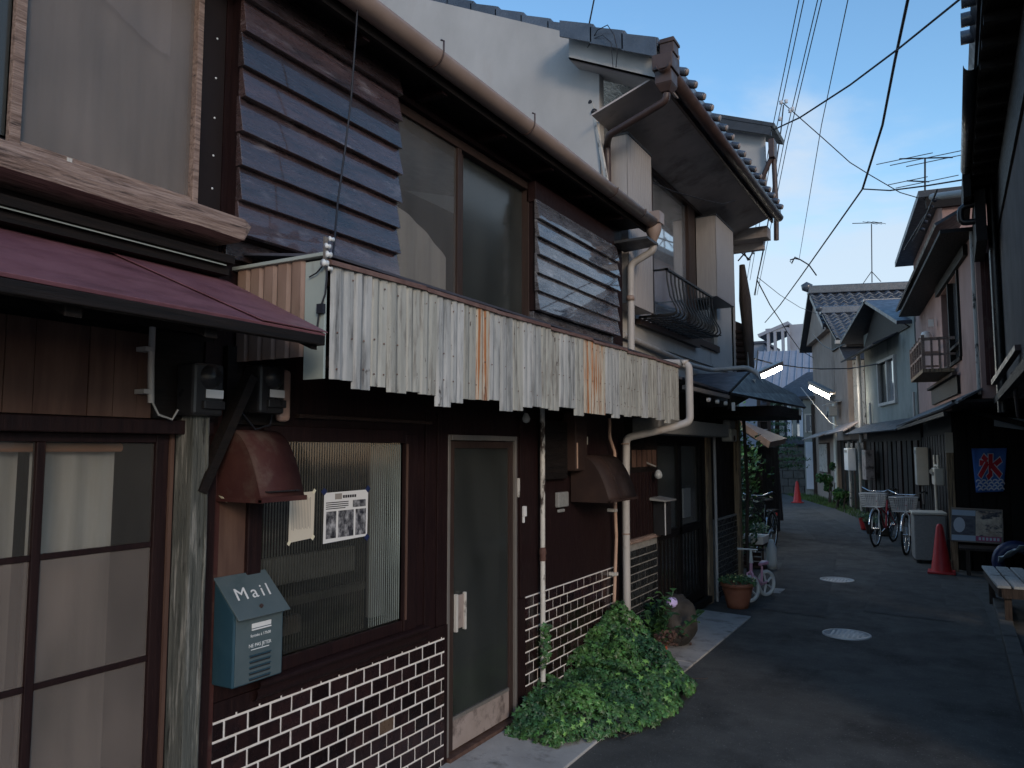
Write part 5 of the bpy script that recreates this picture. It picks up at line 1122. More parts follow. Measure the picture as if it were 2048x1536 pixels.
b = B(); b.slab([P.p(-.05, 0, 4.62), P.p(-.05, .40, 4.40), P.p(6.3, .40, 4.40), P.p(6.3, 0, 4.62)], .035); b.build('eave_roof', 'dark_roof', hP)
b = B(); P.box(b, -.05, 6.3, -.4, .36, 4.30, 4.345); b.build('eave_soffit', 'black_wood', hP)
b = B(); P.box(b, .5, 3.4, -.05, .05, 4.13, 4.27); b.build('window_head', 'black_wood', hP)
b = B(); P.box(b, 1.30, 1.36, -.12, .03, 2.95, 4.12); P.box(b, 2.26, 2.34, -.1, .02, 2.95, 4.12); P.box(b, 1.36, 2.26, -.1, .02, 3.13, 3.17); P.box(b, 1.36, 3.15, -.1, .03, 2.9, 2.95)
wfp = b.build('window_frame', 'black_wood', hP)
b = B(); P.box(b, 1.361, 2.259, -.06, -.052, 3.171, 4.119); P.box(b, 1.361, 2.259, -.06, -.052, 2.951, 3.129); b.build('pane', 'sky_glass', wfp)
b = B(); P.box(b, 2.341, 3.149, -.1, -.092, 2.951, 4.119); b.build('pane', 'dark_frost', wfp)
b = B(); P.box(b, 1.9, 3.7, .02, .42, 2.80, 2.85); bl_ = b.build('balcony_floor', 'wood_post', hP)
lt = B(); P.box(lt, 1.9, 3.7, .385, .42, 3.26, 3.30); P.box(lt, 1.9, 3.7, .385, .42, 3.04, 3.075); lb2 = lt.build('lattice_rail', 'weathered_beam', bl_)
for i in range(6): b = B(); P.box(b, 1.9+i*.352, 1.94+i*.352, .38, .425, 2.85, 3.34); b.build('lattice_post', 'weathered_beam', bl_, bev=.003)
for v_ in (.08, .18, .28): b = B(); P.box(b, 1.9, 1.93, v_, v_+.03, 2.85, 3.30); b.build('lattice_bar', 'weathered_beam', bl_)
for u_ in (1.9, 3.66): b = B(); P.box(b, u_, u_+.04, .0, .38, 3.26, 3.30); P.box(b, u_, u_+.04, 0, .38, 3.04, 3.07); b.build('lattice_end_rail', 'weathered_beam', bl_)
b = B(); P.box(b, 1.6, 4.6, .005, .04, 2.47, 2.72); b.build('low_vent_window', 'black_wood', hP)
b = B(); P.box(b, 1.55, 4.65, .04, .10, 2.72, 2.76); b.build('vent_ledge', 'bark', hP)
b = B()
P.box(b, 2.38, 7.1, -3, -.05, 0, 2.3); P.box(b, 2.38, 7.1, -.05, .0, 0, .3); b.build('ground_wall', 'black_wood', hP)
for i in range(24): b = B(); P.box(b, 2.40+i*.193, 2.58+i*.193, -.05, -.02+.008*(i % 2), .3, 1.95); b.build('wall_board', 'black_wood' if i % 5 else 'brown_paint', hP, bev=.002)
b = B(); b.slab([P.p(-.1, .0, 2.40), P.p(-.1, .42, 2.17), P.p(7.2, .42, 2.17), P.p(7.2, 0, 2.40)], .025); b.build('pent_roof', 'dark_roof', hP)
b = B(); P.box(b, -.1, 7.2, .38, .42, 2.10, 2.15); b.build('pent_fascia', 'black_wood', hP)
for (u0, v0, z0, u1, v1, z1, r_, m_, nm) in ((.0, .03, 2.35, .0, .03, 4.3, .02, 'pale_trim', 'corner_pipe'), (-.1, .06, 4.75, .6, .35, 4.95, .045, 'cable_white', 'drain_pipe'), (.1, .15, 2.33, -.25, .3, 2.25, .02, 'cable_white', 'short_pipe')):
    B().tube([P.p(u0, v0, z0), P.p(u1, v1, z1)], r_, 8).build(nm, m_, hP)
for k in range(5):
    tag(B().lathe(P.p(.3+.35*k, .36, 4.82+.015*(k % 2)), [(0, -.03), (.03, -.02), (.035, .01), (0, .03)], 10).build('cable_insulator', 'wire'), 'black insulator on the cables above the pink house eave, %s from the right' % ('first', 'second', 'third', 'fourth', 'fifth')[k], 'insulator', 'insulators above the pink eave')
B().tube([P.p(.0, .36, 4.86), P.p(.9, .4, 4.78), P.p(2.4, .42, 4.84)], .012, 6).tube([P.p(.5, .36, 4.80), P.p(1.2, .4, 4.84), P.p(2.9, .5, 4.84)], .012, 6).build('service_cable', 'wire', hP)
wb_ = thing('wall_unit', 'white round fan fitting on pink wall left of the lattice balcony', 'fitting', P.p(4.2, .1, 3.7))
B().lathe(P.p(4.2, .12, 3.62), [(0, -.08), (.07, -.06), (.09, 0), (.06, .07), (0, .09)], 12).build('casing', 'white_paint', wb_)
B().box(*(lambda q: (q.x-.03, q.x+.05, q.y-.05, q.y+.05, 3.70, 3.82))(P.p(3.7, .1, 0))).build('bracket', 'white_paint', wb_)

# grey-green house and the tiled-roof house
G = Fr((-.60, 17.9), 17)
hG = thing('two_storey_house', 'grey-green plastered house with one framed window, second on the right', 'house', G.p(2, -1, 0))
b = B(); G.box(b, .05, 1.62, -3, 0, 2.3, 4.75); G.box(b, 3.08, 4.7, -3, 0, 2.3, 4.75); G.box(b, 1.62, 3.08, -3, 0, 2.3, 2.83); G.box(b, 1.62, 3.08, -3, 0, 3.8, 4.75); b.build('wall', 'greygreen_plaster', hG)
b = B(); G.box(b, 1.62, 3.08, -.3, -.25, 2.83, 3.8); b.build('curtain', 'curtain_light', hG)
b = B(); G.box(b, 1.55, 1.62, -.06, .06, 2.76, 3.87); G.box(b, 3.08, 3.15, -.06, .06, 2.76, 3.87); G.box(b, 1.62, 3.08, -.06, .06, 2.76, 2.83); G.box(b, 1.62, 3.08, -.06, .06, 3.8, 3.87); G.box(b, 2.32, 2.40, -.05, .03, 2.83, 3.8); wfg = b.build('window_frame', 'pipe_white', hG, bev=.004)
b = B(); G.box(b, 1.621, 2.319, -.04, -.03, 2.831, 3.799); b.build('pane', 'sky_glass', wfg)
b = B(); G.box(b, 2.401, 3.079, -.04, -.03, 2.831, 3.799); b.build('pane', 'dark_frost', wfg)
b = B(); b.slab([G.p(.2, .3, 4.35), G.p(3.1, .3, 5.35), G.p(3.1, -4, 5.35), G.p(.2, -4, 4.35)], .08); b.build('roof', 'slate_metal', hG)
b = B(); b.slab([G.p(3.1, .3, 5.34), G.p(5.2, .5, 4.6), G.p(5.2, -4, 4.6), G.p(3.1, -4, 5.34)], .08); b.build('rear_roof', 'dark_roof', hG)
b = B(); b.slab([G.p(.3, -.01, 4.3), G.p(4.7, -.01, 4.3), G.p(3.1, -.01, 5.25)], .05); b.build('gable', 'black_wood', hG)
b = B(); G.box(b, 3.02, 3.2, -4, .33, 5.36, 5.42); b.build('ridge_cap', 'pale_trim', hG)
b = B(); b.slab([G.p(1.2, .01, 4.3), G.p(1.2, .55, 4.05), G.p(4.9, .55, 4.05), G.p(4.9, .01, 4.3)], .04); b.build('window_pent', 'dark_roof', hG)
b = B(); G.box(b, .05, 4.9, -3, -.03, 0, 2.3); b.build('ground_wall', 'black_wood', hG)
for i in range(11): b = B(); G.box(b, .2+i*.42, .5+i*.42, -.03, -.0+.01*(i % 2), .1, 1.9); b.build('wall_board', 'black_wood' if i % 3 else 'brown_paint', hG)
b = B(); b.slab([G.p(-.2, 0, 2.36), G.p(-.2, .5, 2.10), G.p(5.0, .5, 2.10), G.p(5.0, 0, 2.36)], .025); b.build('pent_roof', 'dark_roof', hG)
for (u_, v_, zt_, r_) in ((4.85, .12, 4.3, .055), (4.0, .06, 2.9, .03), (.12, .05, 2.9, .025)): B().tube([G.p(u_, v_, 1.9 if r_ > .05 else 2.35), G.p(u_, v_, zt_)], r_, 10).build('drain_pipe', 'pipe_white', hG)
# water heaters etc. on right ground floors
def heater(fr, u, v, z0, z1, wd, lb, m='cream_box', nm='water_heater', cat='water heater'):
    c = fr.p(u, v, z0); t = thing(nm, lb, cat, c)
    b = B(); fr.box(b, u, u+wd, v, v+.2, z0, z1); b.build('case', m, t, bev=.01)
    b = B(); fr.box(b, u+wd*.2, u+wd*.8, v+.201, v+.21, z1-.12, z1-.05); b.build('vent', 'grey_plastic', t)
    B().tube([fr.p(u+wd*.3, v+.1, z0), fr.p(u+wd*.3, v+.1, z0-.35)], .014, 8).tube([fr.p(u+wd*.6, v+.1, z0), fr.p(u+wd*.6, v+.1, z0-.3)], .012, 8).build('pipe', 'aluminium', t)
    return t
heater(P, 5.7, .02, 1.05, 1.75, .34, 'cream water heater on the dark wall above the bicycles', 'cream_box')
heater(G, 3.6, .1, .95, 1.70, .42, 'tall pale water heater cabinet under the grey-green house', 'kick_metal')
heater(G, 5.0, .25, 1.15, 1.75, .5, 'white utility box beside the tall heater cabinet', 'white_paint', 'utility_box', 'box')
gm2 = thing('gas_meter', 'cream gas meter with looped pipe left of the timber post', 'gas meter', P.p(3.4, .1, 1.3))
b = B(); P.box(b, 3.2, 3.55, .06, .2, 1.15, 1.42); b.build('case', 'cream_box', gm2, bev=.02)
B().lathe(P.p(3.37, .2, 1.36), [(0, .0), (.05, .0)], 10, 'y').tube(bend([P.p(3.72, .13, 1.62), P.p(3.72, .13, .72), P.p(2.9, .13, .70)], .04), .022, 8).tube([P.p(3.25, .13, 1.42), P.p(3.25, .13, 1.62)], .022, 8).tube([P.p(3.2, .13, 1.45), P.p(3.75, .13, 1.45)], .02, 8).build('pipe', 'cream_box', gm2)
b = B(); P.box(b, 3.24, 3.5, .201, .205, 1.30, 1.36); b.build('dial_window', 'meter_black', gm2)
# white goods behind the cone
wm = thing('washing_machine', 'dull grey-white washing machine half hidden behind the near cone', 'appliance', P.p(3.0, .3, 0))
b = B(); P.box(b, 2.75, 3.25, .12, .55, .05, .72); b.build('cabinet', 'grey_plastic', wm, bev=.02)
b = B(); P.box(b, 2.74, 3.26, .10, .57, .725, .765); b.build('lid', 'cream_box', wm, bev=.01)
for (u_, v_) in ((2.8, .17), (3.18, .17), (2.8, .5), (3.18, .5)): B().lathe(P.p(u_, v_, 0), [(.03, 0), (.03, .05)], 8).build('foot', 'black_rubber', wm)
b = B(); P.box(b, 2.748, 2.752, .15, .52, .1, .2); b.build('base_panel', 'grey_plastic', wm)
cr_ = thing('crate', 'grubby pale plastic crate stacked between bicycle and washing machine', 'crate', P.p(3.6, .3, 0))
for k in range(4):
    b = B(); P.box(b, 3.4, 3.9, .15, .5, .04+k*.16, .175+k*.16); b.build('tray', 'tan_plastic' if k % 2 else 'cream_box', cr_, bev=.008)

# tiled-roof house T and beige house
def tiled_slope(house, fr, u_top, z_top, u_bot, z_bot, v0, v1, rows_, cols_, m='roof_tile'):
    """wavy pantiles laid on a slope that faces the camera (rows go from eave to ridge)"""
    base = B(); base.slab([fr.p(u_bot, v0, z_bot-.03), fr.p(u_bot, v1, z_bot-.03), fr.p(u_top, v1, z_top-.03), fr.p(u_top, v0, z_top-.03)], .05)
    bs = base.build('roof_deck', 'dark_roof', house)
    du, dz = (u_top-u_bot)/rows_, (z_top-z_bot)/rows_; dv = (v1-v0)/cols_
    for k in range(2):
        pass
    def tile_mesh(c):
        b = B(); n_ = 8; rr = []
        for (du_, dz_, dh) in ((-.04, 0, .035), (du*1.0, dz*1.0, .0)):
            row = []
            for i in range(n_+1):
                t = i/n_; w_ = .045*math.cos(t*2*math.pi+.6)
                row.append(fr.d*du_+fr.n*(-dv*t)*-1+Vector((0, 0, dz_+dh+w_)))
            rr.append(row)
        b.grid(rr); b.grid([[p-Vector((0, 0, .04)) for p in rr[0]], rr[0]], False)
        return mesh_of(b, m)
    me = tile_mesh(0)
    off = rootloc(house)
    for r_ in range(rows_):
        for c_ in range(cols_):
            o = bpy.data.objects.new('roof_tile', me); col.objects.link(o); o.parent = bs
            o.location = fr.p(u_bot+du*r_, v0+dv*c_, z_bot+dz*r_+.02)-off; o.rotation_euler = (random.uniform(-.01, .01), random.uniform(-.01, .01), 0)
    return bs
hT = thing('tiled_roof_house', 'old house with curved grey pantile roof facing the camera, third on the right', 'house', G.p(8, -1, 0))
b = B(); G.box(b, 7.0, 9.0, -3.5, 0, 2.0, 4.85); b.build('wall', 'beige_plaster', hT)
b = B(); b.slab([G.p(7.0, .01, 4.85), G.p(9.0, .01, 4.85), G.p(9.0, .01, 6.0)], .05); b.build('gable', 'black_wood', hT)
tiled_slope(hT, G, 8.8, 6.05, 6.65, 4.92, -2.9, .35, 9, 11)
b = B(); G.box(b, 6.55, 6.66, -3, .38, 4.80, 4.90); b.build('eave_gutter', 'cable_white', hT)
b = B(); G.box(b, 8.7, 8.95, -3, .4, 6.06, 6.30); b.build('ridge', 'roof_tile', hT, bev=.03)
B().lathe(G.p(8.8, .42, 6.25), [(0, -.12), (.12, -.08), (.14, .05), (0, .12)], 10).build('ridge_end', 'roof_tile', hT)
for k, (va, vb_, m_) in enumerate(((-.15, -.45, 'pale_trim'), (-.5, -.75, 'black_wood'), (-.8, -1.05, 'beige_plaster'), (-1.1, -1.35, 'brown_paint'), (-1.4, -1.6, 'pale_trim'))):
    b = B(); G.box(b, 6.93, 6.99, vb_, va, 2.2, 4.7); b.build('vertical_board', m_, hT)
b = B(); b.slab([G.p(6.2, .2, 4.3), G.p(6.2, -.9, 4.3), G.p(6.99, -.9, 4.75), G.p(6.99, .2, 4.75)], .05); b.build('small_pent', 'dark_roof', hT)
b = B(); G.box(b, 5.0, 9, -3, -.1, 0, 2.0); b.build('ground_wall', 'black_wood', hT)
b = B(); b.slab([G.p(5.1, 0, 2.5), G.p(5.1, .5, 2.2), G.p(8.2, .5, 2.15), G.p(8.2, 0, 2.45)], .03); b.build('pent_roof', 'kick_metal', hT)
for i in range(5): b = B(); G.box(b, 5.4+i*.7, 5.45+i*.7, -.09, -.04, 0, 1.95); b.build('door_stile', 'pale_trim' if i % 2 else 'bark', hT)
for i in range(4): b = B(); G.box(b, 5.46+i*.7, 6.09+i*.7, -.09, -.07, .05, 1.9); b.build('door_panel', 'dark_frost', hT)
hH = thing('beige_house', 'tall beige gabled house with lit fluorescent lamp, farthest on the right', 'house', G.p(11, -1, 0))
b = B(); G.box(b, 9.05, 13.3, -4, 0, .0, 5.6); b.build('wall', 'beige_plaster', hH)
b = B(); b.slab([G.p(9.05, .0, 5.6), G.p(13.3, 0, 5.6), G.p(11.1, 0, 7.0)], .2); b.build('gable', 'beige_plaster', hH)
tiled_slope(hH, G, 11.1, 7.15, 8.7, 5.65, -4.9, .35, 9, 17)
b = B(); b.slab([G.p(11.1, .4, 7.2), G.p(13.7, .4, 5.4), G.p(13.7, -4, 5.4), G.p(11.1, -4, 7.2)], .1); b.build('rear_slope', 'dark_roof', hH)
b = B(); G.box(b, 10.95, 11.3, -5, .42, 7.16, 7.45); b.build('ridge', 'roof_tile', hH, bev=.03)
B().lathe(G.p(11.1, .44, 7.42), [(0, -.18), (.16, -.1), (.2, .08), (0, .2)], 10).build('ridge_end', 'roof_tile', hH)
b = B(); b.slab([G.p(8.7, .36, 5.55), G.p(8.7, .36, 5.72), G.p(11.1, .36, 7.2), G.p(11.1, .36, 7.0)], .05); b.build('barge_board', 'slate_metal', hH)
b = B(); G.box(b, 10.3, 12.0, .005, .08, .9, 1.95); b.build('louvre_window', 'bark', hH)
for i in range(9):
    b = B(); G.box(b, 10.4+i*.17, 10.5+i*.17, .081, .1, .95, 1.9); b.build('louvre_slat', 'pale_trim', hH)
b = B(); b.slab([G.p(8.9, 0, 2.35), G.p(8.9, .55, 2.12), G.p(12.6, .55, 2.05), G.p(12.6, 0, 2.3)], .03); b.build('pent_roof', 'kick_metal', hH)
b = B(); G.box(b, 9.0, 9.35, .0, .05, .3, 3.2); b.build('cream_board', 'old_paper', hH)
jb = thing('junction_box', 'tangled grey junction box beside the farther fluorescent lamp', 'junction box', G.p(8.4, .3, 2.9))
b = B(); G.box(b, 8.15, 8.6, .1, .35, 2.75, 3.05); b.build('box_body', 'grey_plastic', jb, bev=.02)
b = B(); b.slab([G.p(8.0, .0, 3.2), G.p(8.0, .45, 3.1), G.p(8.75, .45, 3.1), G.p(8.75, 0, 3.2)], .02); b.build('box_roof', 'pale_trim', jb)
B().tube([G.p(8.3, .36, 2.9), G.p(8.2, .4, 2.7), G.p(8.5, .38, 2.8)], .012, 6).build('cable_loop', 'wire', jb)
b = B(); G.box(b, 13.1, 13.3, .02, .12, 0, 3.4); b.build('corner_post', 'bark', hH)

# ================================================================== lamps
def lamp(lb, p0, p1, r):
    p0, p1 = Vector(p0), Vector(p1); t = thing('street_lamp', lb, 'street lamp', (p0+p1)/2, 'fluorescent lamps over the alley')
    B().tube([p0, p1], r, 12).build('tube', 'tube_lit', t)
    d = (p1-p0).normalized(); up = Vector((0, 0, r*1.3))
    B().beam(p0-d*.03+up, p1+d*.03+up, r*2.4, r*1.0).build('housing', 'aluminium', t)
    for p in (p0-d*.015, p1+d*.015): B().tube([p-d*.012, p+d*.012], r*1.05, 12).build('end_cap', 'grey_plastic', t)
    return t
l1 = lamp('lit fluorescent street lamp on the dark porch corner, nearer of the two', ony(1514, 755, 13.2), ony(1558, 735, 13.8), .055)
l2 = lamp('lit fluorescent street lamp against the beige house wall, farther of the two', ony(1624, 774, 22.5), ony(1664, 794, 21.9), .085)
B().tube([ony(1506, 770, 13.0), ony(1512, 752, 13.2)], .02, 6).build('arm', 'grey_plastic', l1)
B().tube([ony(1664, 790, 22.0), G.p(9.4, .02, 3.3)], .02, 6).build('arm', 'grey_plastic', l2)

# ================================================================== cones
def cone(x, y, h, lb, first=None):
    t = thing('traffic_cone', lb, 'traffic cone', (x, y, 0), 'red traffic cones'); r = h*.20
    B().lathe((x, y, 0), [(r, .03), (r*.93, .05), (.045, h*.93), (.03, h*.985), (.0, h)], 24).build('cone_body', 'cone_red', t)
    B().box(x-r*1.25, x+r*1.25, y-r*1.25, y+r*1.25, .006, .032).build('base', 'cone_red', t, bev=.008)
cone(-.22, 12.35, .68, 'red traffic cone beside the washing machine, near one'); cone(-4.45, 26.3, .70, 'small red traffic cone at the far end near the block wall')

# ================================================================== bicycles
def bicycle(name, lb, x, y, heading, m_frame, basket='wire_basket', wr_=.31, group=None):
    """heading in degrees: direction the front wheel points (0 = +y)"""
    t = thing(name, lb, 'bicycle', (x, y, 0), group)
    h = R(heading); f = Vector((-math.sin(h), math.cos(h), 0)); s = Vector((math.cos(h), math.sin(h), 0)); c = Vector((x, y, 0))
    Q = lambda a, l, z: c+f*a+s*l+Vector((0, 0, z))
    for a in (-.52, .52):
        wc = Q(a, 0, wr_); pts = [wc+f*math.cos(k*math.pi/14)*wr_+Vector((0, 0, math.sin(k*math.pi/14)*wr_)) for k in range(29)]
        wh = B().tube(pts, .018, 8, False).build('wheel', 'black_rubber', t)
        B().tube([wc+(p-wc)*.93 for p in pts], .009, 6, False).build('rim', 'chrome', wh)
        sp = B()
        for k in range(14): sp.tube([wc, pts[k*2]*.93+wc*.07], .0022, 4, False)
        sp.tube([wc-s*.04, wc+s*.04], .02, 8).build('spokes', 'chrome', wh)
        ap = [wc+f*math.cos(k*math.pi/12)*(wr_+.035)+Vector((0, 0, math.sin(k*math.pi/12)*(wr_+.035))) for k in range((0 if a < 0 else 1), 12)]
        B().tube(ap, .022, 6).build('fender', 'chrome', t)
    fr = B().tube([Q(.42, 0, .80), Q(.02, 0, .32), Q(-.08, 0, .28)], .02, 8).tube([Q(-.08, 0, .28), Q(-.22, 0, .78)], .018, 8).tube([Q(-.08, 0, .28), Q(-.52, .05, wr_)], .011, 6).tube([Q(-.08, 0, .28), Q(-.52, -.05, wr_)], .011, 6).tube([Q(-.2, 0, .66), Q(-.52, .05, wr_)], .010, 6).tube([Q(-.2, 0, .66), Q(-.52, -.05, wr_)], .010, 6).tube([Q(.40, 0, .74), Q(-.18, 0, .50)], .016, 8)
    fr.build('frame', m_frame, t)
    B().tube([Q(.40, 0, .86), Q(.44, 0, .68), Q(.46, .05, .62), Q(.52, .06, wr_)], .013, 6).tube([Q(.44, 0, .68), Q(.46, -.05, .62), Q(.52, -.06, wr_)], .013, 6).build('fork', 'white_paint' if m_frame == 'bike_red' else m_frame, t)
    B().tube([Q(.40, 0, .84), Q(.37, 0, .95)], .012, 6).tube([Q(.20, -.28, .99), Q(.30, -.27, 1.02), Q(.38, -.12, .96), Q(.38, .12, .96), Q(.30, .27, 1.02), Q(.20, .28, .99)], .011, 8).build('handlebar', 'chrome', t)
    for l_ in (-.28, .28): B().tube([Q(.18, l_, .985), Q(.28, l_*.98, 1.01)], .016, 8).build('grip', 'black_rubber', t)
    B().hexa([Q(-.12, -.04, .82), Q(-.12, .04, .82), Q(-.36, .10, .82), Q(-.36, -.10, .82), Q(-.10, -.03, .86), Q(-.10, .03, .86), Q(-.36, .10, .88), Q(-.36, -.10, .88)]).build('saddle', 'black_rubber', t, bev=.02)
    B().hexa([Q(-.30, -.07, .66), Q(-.30, .07, .66), Q(-.72, .07, .66), Q(-.72, -.07, .66), Q(-.30, -.07, .675), Q(-.30, .07, .675), Q(-.72, .07, .675), Q(-.72, -.07, .675)]).build('rack', 'chrome', t)
    bk = B(); a0, a1, l0, l1, z0, z1 = .44, .72, .15, .19, .70, .93
    for k in range(7):
        z = z0+(z1-z0)*k/6; ll = l0+(l1-l0)*k/6; aa = a1+.02*k/6
        bk.tube([Q(a0, -ll, z), Q(aa, -ll, z), Q(aa, ll, z), Q(a0, ll, z), Q(a0, -ll, z)], .004 if k < 6 else .008, 4)
    for k in range(13): l_ = -1+2*k/12; bk.tube([Q(a1, l_*l0, z0), Q(a1+.02, l_*l1, z1)], .0035, 4).tube([Q(a0, l_*l0, z0), Q(a0, l_*l1, z1)], .0035, 4)
    for k in range(8): aa = a0+(a1-a0)*k/7; bk.tube([Q(aa, -l0, z0), Q(aa, -l1, z1)], .0035, 4).tube([Q(aa, l0, z0), Q(aa, l1, z1)], .0035, 4).tube([Q(aa, -l0, z0), Q(aa, l0, z0)], .0035, 4)
    bk.build('basket', basket, t)
    B().tube([Q(-.08, 0, .28), Q(-.02, .08, .18)], .010, 6).tube([Q(-.08, -.06, .28), Q(-.14, -.10, .38)], .010, 6).build('crank', 'chrome', t)
    B().box(-.02, .02, -.01, .01, -.02, .02).v
    p = Q(-.80, 0, .58); B().box(p.x-.025, p.x+.025, p.y-.012, p.y+.012, p.z-.025, p.z+.025).build('reflector', 'cone_red', t)
    return t
bicycle('bicycle', 'red city bicycle with silver wire basket facing the camera, right of two', -.67, 14.75, 172, 'bike_red')
bicycle('bicycle', 'red and white bicycle with pale basket half hidden behind the other, left of two', -1.16, 15.7, 168, 'bike_red', 'white_paint')
bicycle('bicycle', 'dark bicycle with black basket standing beyond the planter rack on the left', -2.82, 13.3, 175, 'black_metal', 'black_metal')
# balance bike
bb = thing('balance_bike', 'small pink balance bike with white wheels beside the terracotta flower pot', 'balance bike', (-2.0, 9.2, 0))
fA, rA = Vector((-2.05, 8.93, .15)), Vector((-1.97, 9.42, .15)); f = (fA-rA).normalized(); up = Vector((0, 0, 1)); s = f.cross(up)
for wc in (fA, rA):
    ff = (f*.85+s*.5).normalized() if wc is fA else (f*.9+s*.4).normalized()
    ff = ff if wc is fA else ff
    pts = [wc+ff*math.cos(k*math.pi/14)*.118+up*math.sin(k*math.pi/14)*.132 for k in range(29)]
    wh = B().tube(pts, .021, 10, False).build('wheel', 'white_rubber', bb)
    B().lathe(wc, [(0, -.02)], 8)
    sp = B()
    for k in range(5): sp.beam(wc, wc+ff*math.cos(k*1.2566)*.11+up*math.sin(k*1.2566)*.12, .012, .02, s)
    sp.build('spokes', 'white_paint', wh)
    B().tube([wc-s*.03, wc+s*.03], .014, 8).build('hub', 'black_metal', wh)
hd_ = fA-f*.06+up*.28
B().tube([hd_+up*.04, fA-f*.045+up*.16, rA+f*.17+up*.02-up*.0], [.017, .018, .02], 10).tube([rA+f*.17+up*.02, rA+up*0], .014, 8).tube([rA+f*.14+up*.03, rA+f*.12+up*.21], .014, 8).tube([rA+f*.15, rA-f*.04+up*.02], .012, 8).build('frame', 'pink_paint', bb)
B().tube([fA+s*.03, fA-f*.02+s*.03+up*.17, fA-f*.04+up*.19, hd_+up*.04], .012, 8).tube([fA-s*.03, fA-f*.02-s*.03+up*.17, fA-f*.04+up*.19], .012, 8).build('fork', 'pink_paint', bb)
B().tube([hd_+up*.0, hd_+up*.14], [.024, .012], 10).build('stem_pad', 'white_rubber', bb)
hb = hd_+up*.15; hs = Vector((.96, .1, 0)).normalized()
B().tube([hb-hs*.085, hb+hs*.085], .009, 8).build('handlebar', 'white_paint', bb)
for k_ in (-1, 1): B().tube([hb+hs*k_*.075, hb+hs*k_*.145], .013, 8).build('grip', 'white_rubber' if k_ < 0 else 'black_rubber', bb)
st_ = rA+f*.11+up*.22
B().hexa([st_+f*.09-s*.018, st_+f*.09+s*.018, st_-f*.09+s*.05, st_-f*.09-s*.05, st_+f*.09-s*.015+up*.035, st_+f*.09+s*.015+up*.035, st_-f*.09+s*.045+up*.045, st_-f*.09-s*.045+up*.045]).build('saddle', 'pink_paint', bb, bev=.014)
# ================================================================== pots, stones and plants on the left
def pot(name, lb, x, y, r, h, m, flowers=0, seed=1, group=None):
    t = thing(name, lb, 'flower pot', (x, y, 0), group)
    B().lathe((x, y, 0), [(0, .004), (r*.62, .004), (r*.70, h*.2), (r*.9, h*.72), (r*.94, h*.86), (r*1.02, h*.87), (r*1.02, h), (r*.92, h), (r*.88, h*.9), (0, h*.88)], 28).build('pot', m, t)
    rnd = random.Random(seed); b = B()
    for i in range(520):
        a = rnd.uniform(0, 6.28); rr = r*1.15*rnd.random()**.5; hh = h+.05*(1-(rr/r/1.15)**2)+rnd.uniform(-.02, .03)
        leaf_geo(b, Vector((x+rr*math.cos(a), y+rr*math.sin(a), hh)), rnd.uniform(.010, .018), Vector((rnd.gauss(0, .6), rnd.gauss(-.3, .6), 1)), rnd.random()*6)
    b.build('leaves', 'leaf', t, kind='stuff')
    fmesh = B()
    for k in range(5): a = k*1.2566; fmesh.add([(0, 0, .002), (.35*math.cos(a-.5), .35*math.sin(a-.5), 0), (math.cos(a), math.sin(a), .1), (.35*math.cos(a+.5), .35*math.sin(a+.5), 0)], [(0, 1, 2, 3)])
    me = mesh_of(fmesh, 'petal_yellow')
    for i in range(flowers):
        a = rnd.uniform(0, 6.28); rr = r*1.15*rnd.random()**.5; o = bpy.data.objects.new('flower', me); col.objects.link(o); o.parent = t
        o.location = Vector((rr*math.cos(a), rr*math.sin(a), h+.05*(1-(rr/r/1.15)**2)+.035)); o.rotation_euler = (.9+rnd.gauss(0, .3), rnd.gauss(0, .3), rnd.random()*3); o.scale = (.014,)*3
    return t
pot('terracotta_pot', 'large terracotta pot of yellow flowers in front of the pink balance bike', -2.10, 8.58, .175, .27, 'terracotta', 34, 5)
pot('small_pot', 'small orange pot at the foot of the dark boulder', -2.16, 6.28, .045, .11, 'orange_pot', 0, 9)
# boulder
bo = B(); c = Vector((-2.16, 6.66, .22)); rows = []
for i in range(15):
    th_ = math.pi*i/14; rows.append([])
    for j in range(25):
        a = 2*math.pi*j/24; d = Vector((math.sin(th_)*math.cos(a), math.sin(th_)*math.sin(a), math.cos(th_)))
        r_ = 1+.22*noise.noise(d*1.6+Vector((3, 1, 2)))+.08*noise.noise(d*5); rows[-1].append(c+Vector((d.x*.165, d.y*.20, d.z*.24))*r_)
tag(bo.grid(rows).build('boulder', 'stone'), 'dark rounded boulder standing on the pavement before the lattice door', 'boulder')
# hydrangea
hy = thing('hydrangea', 'broad-leaved green shrub with one pale purple flower head by the boulder', 'shrub', (-2.25, 6.5, 0))
lf = B()
def broad(b, p, d, s):
    d = d.normalized(); w_ = d.cross(Vector((0, 0, 1))).normalized()*s*.36; b.add([p, p+d*s*.35+w_+Vector((0, 0, .015)), p+d*s*.8+w_*.6, p+d*s-Vector((0, 0, s*.25)), p+d*s*.8-w_*.6, p+d*s*.35-w_+Vector((0, 0, .015))], [(0, 1, 2, 3, 4, 5)])
rnd = random.Random(12); stb = B(); lfs = []
for i in range(16):
    base = Vector((-2.27+rnd.gauss(0, .04), 6.45+rnd.gauss(0, .08), .02)); tp_ = base+Vector((rnd.gauss(.05, .09), rnd.gauss(-.02, .16), rnd.uniform(.25, .46))); stb.tube([base, (base+tp_)/2+Vector((.02, 0, .03)), tp_], .005, 5)
    for k in range(9):
        q = base.lerp(tp_, .35+.65*k/8); a = rnd.uniform(0, 6.28); lfs.append((q, Vector((math.cos(a), math.sin(a), rnd.uniform(.0, .5))), rnd.uniform(.06, .11)))
stb.build('stems', 'leaf_dark', hy)
for (q, d, s_) in lfs: b = B(); broad(b, q, d, s_); b.build('leaf', 'leaf_dark' if rnd.random() < .5 else 'leaf', hy)
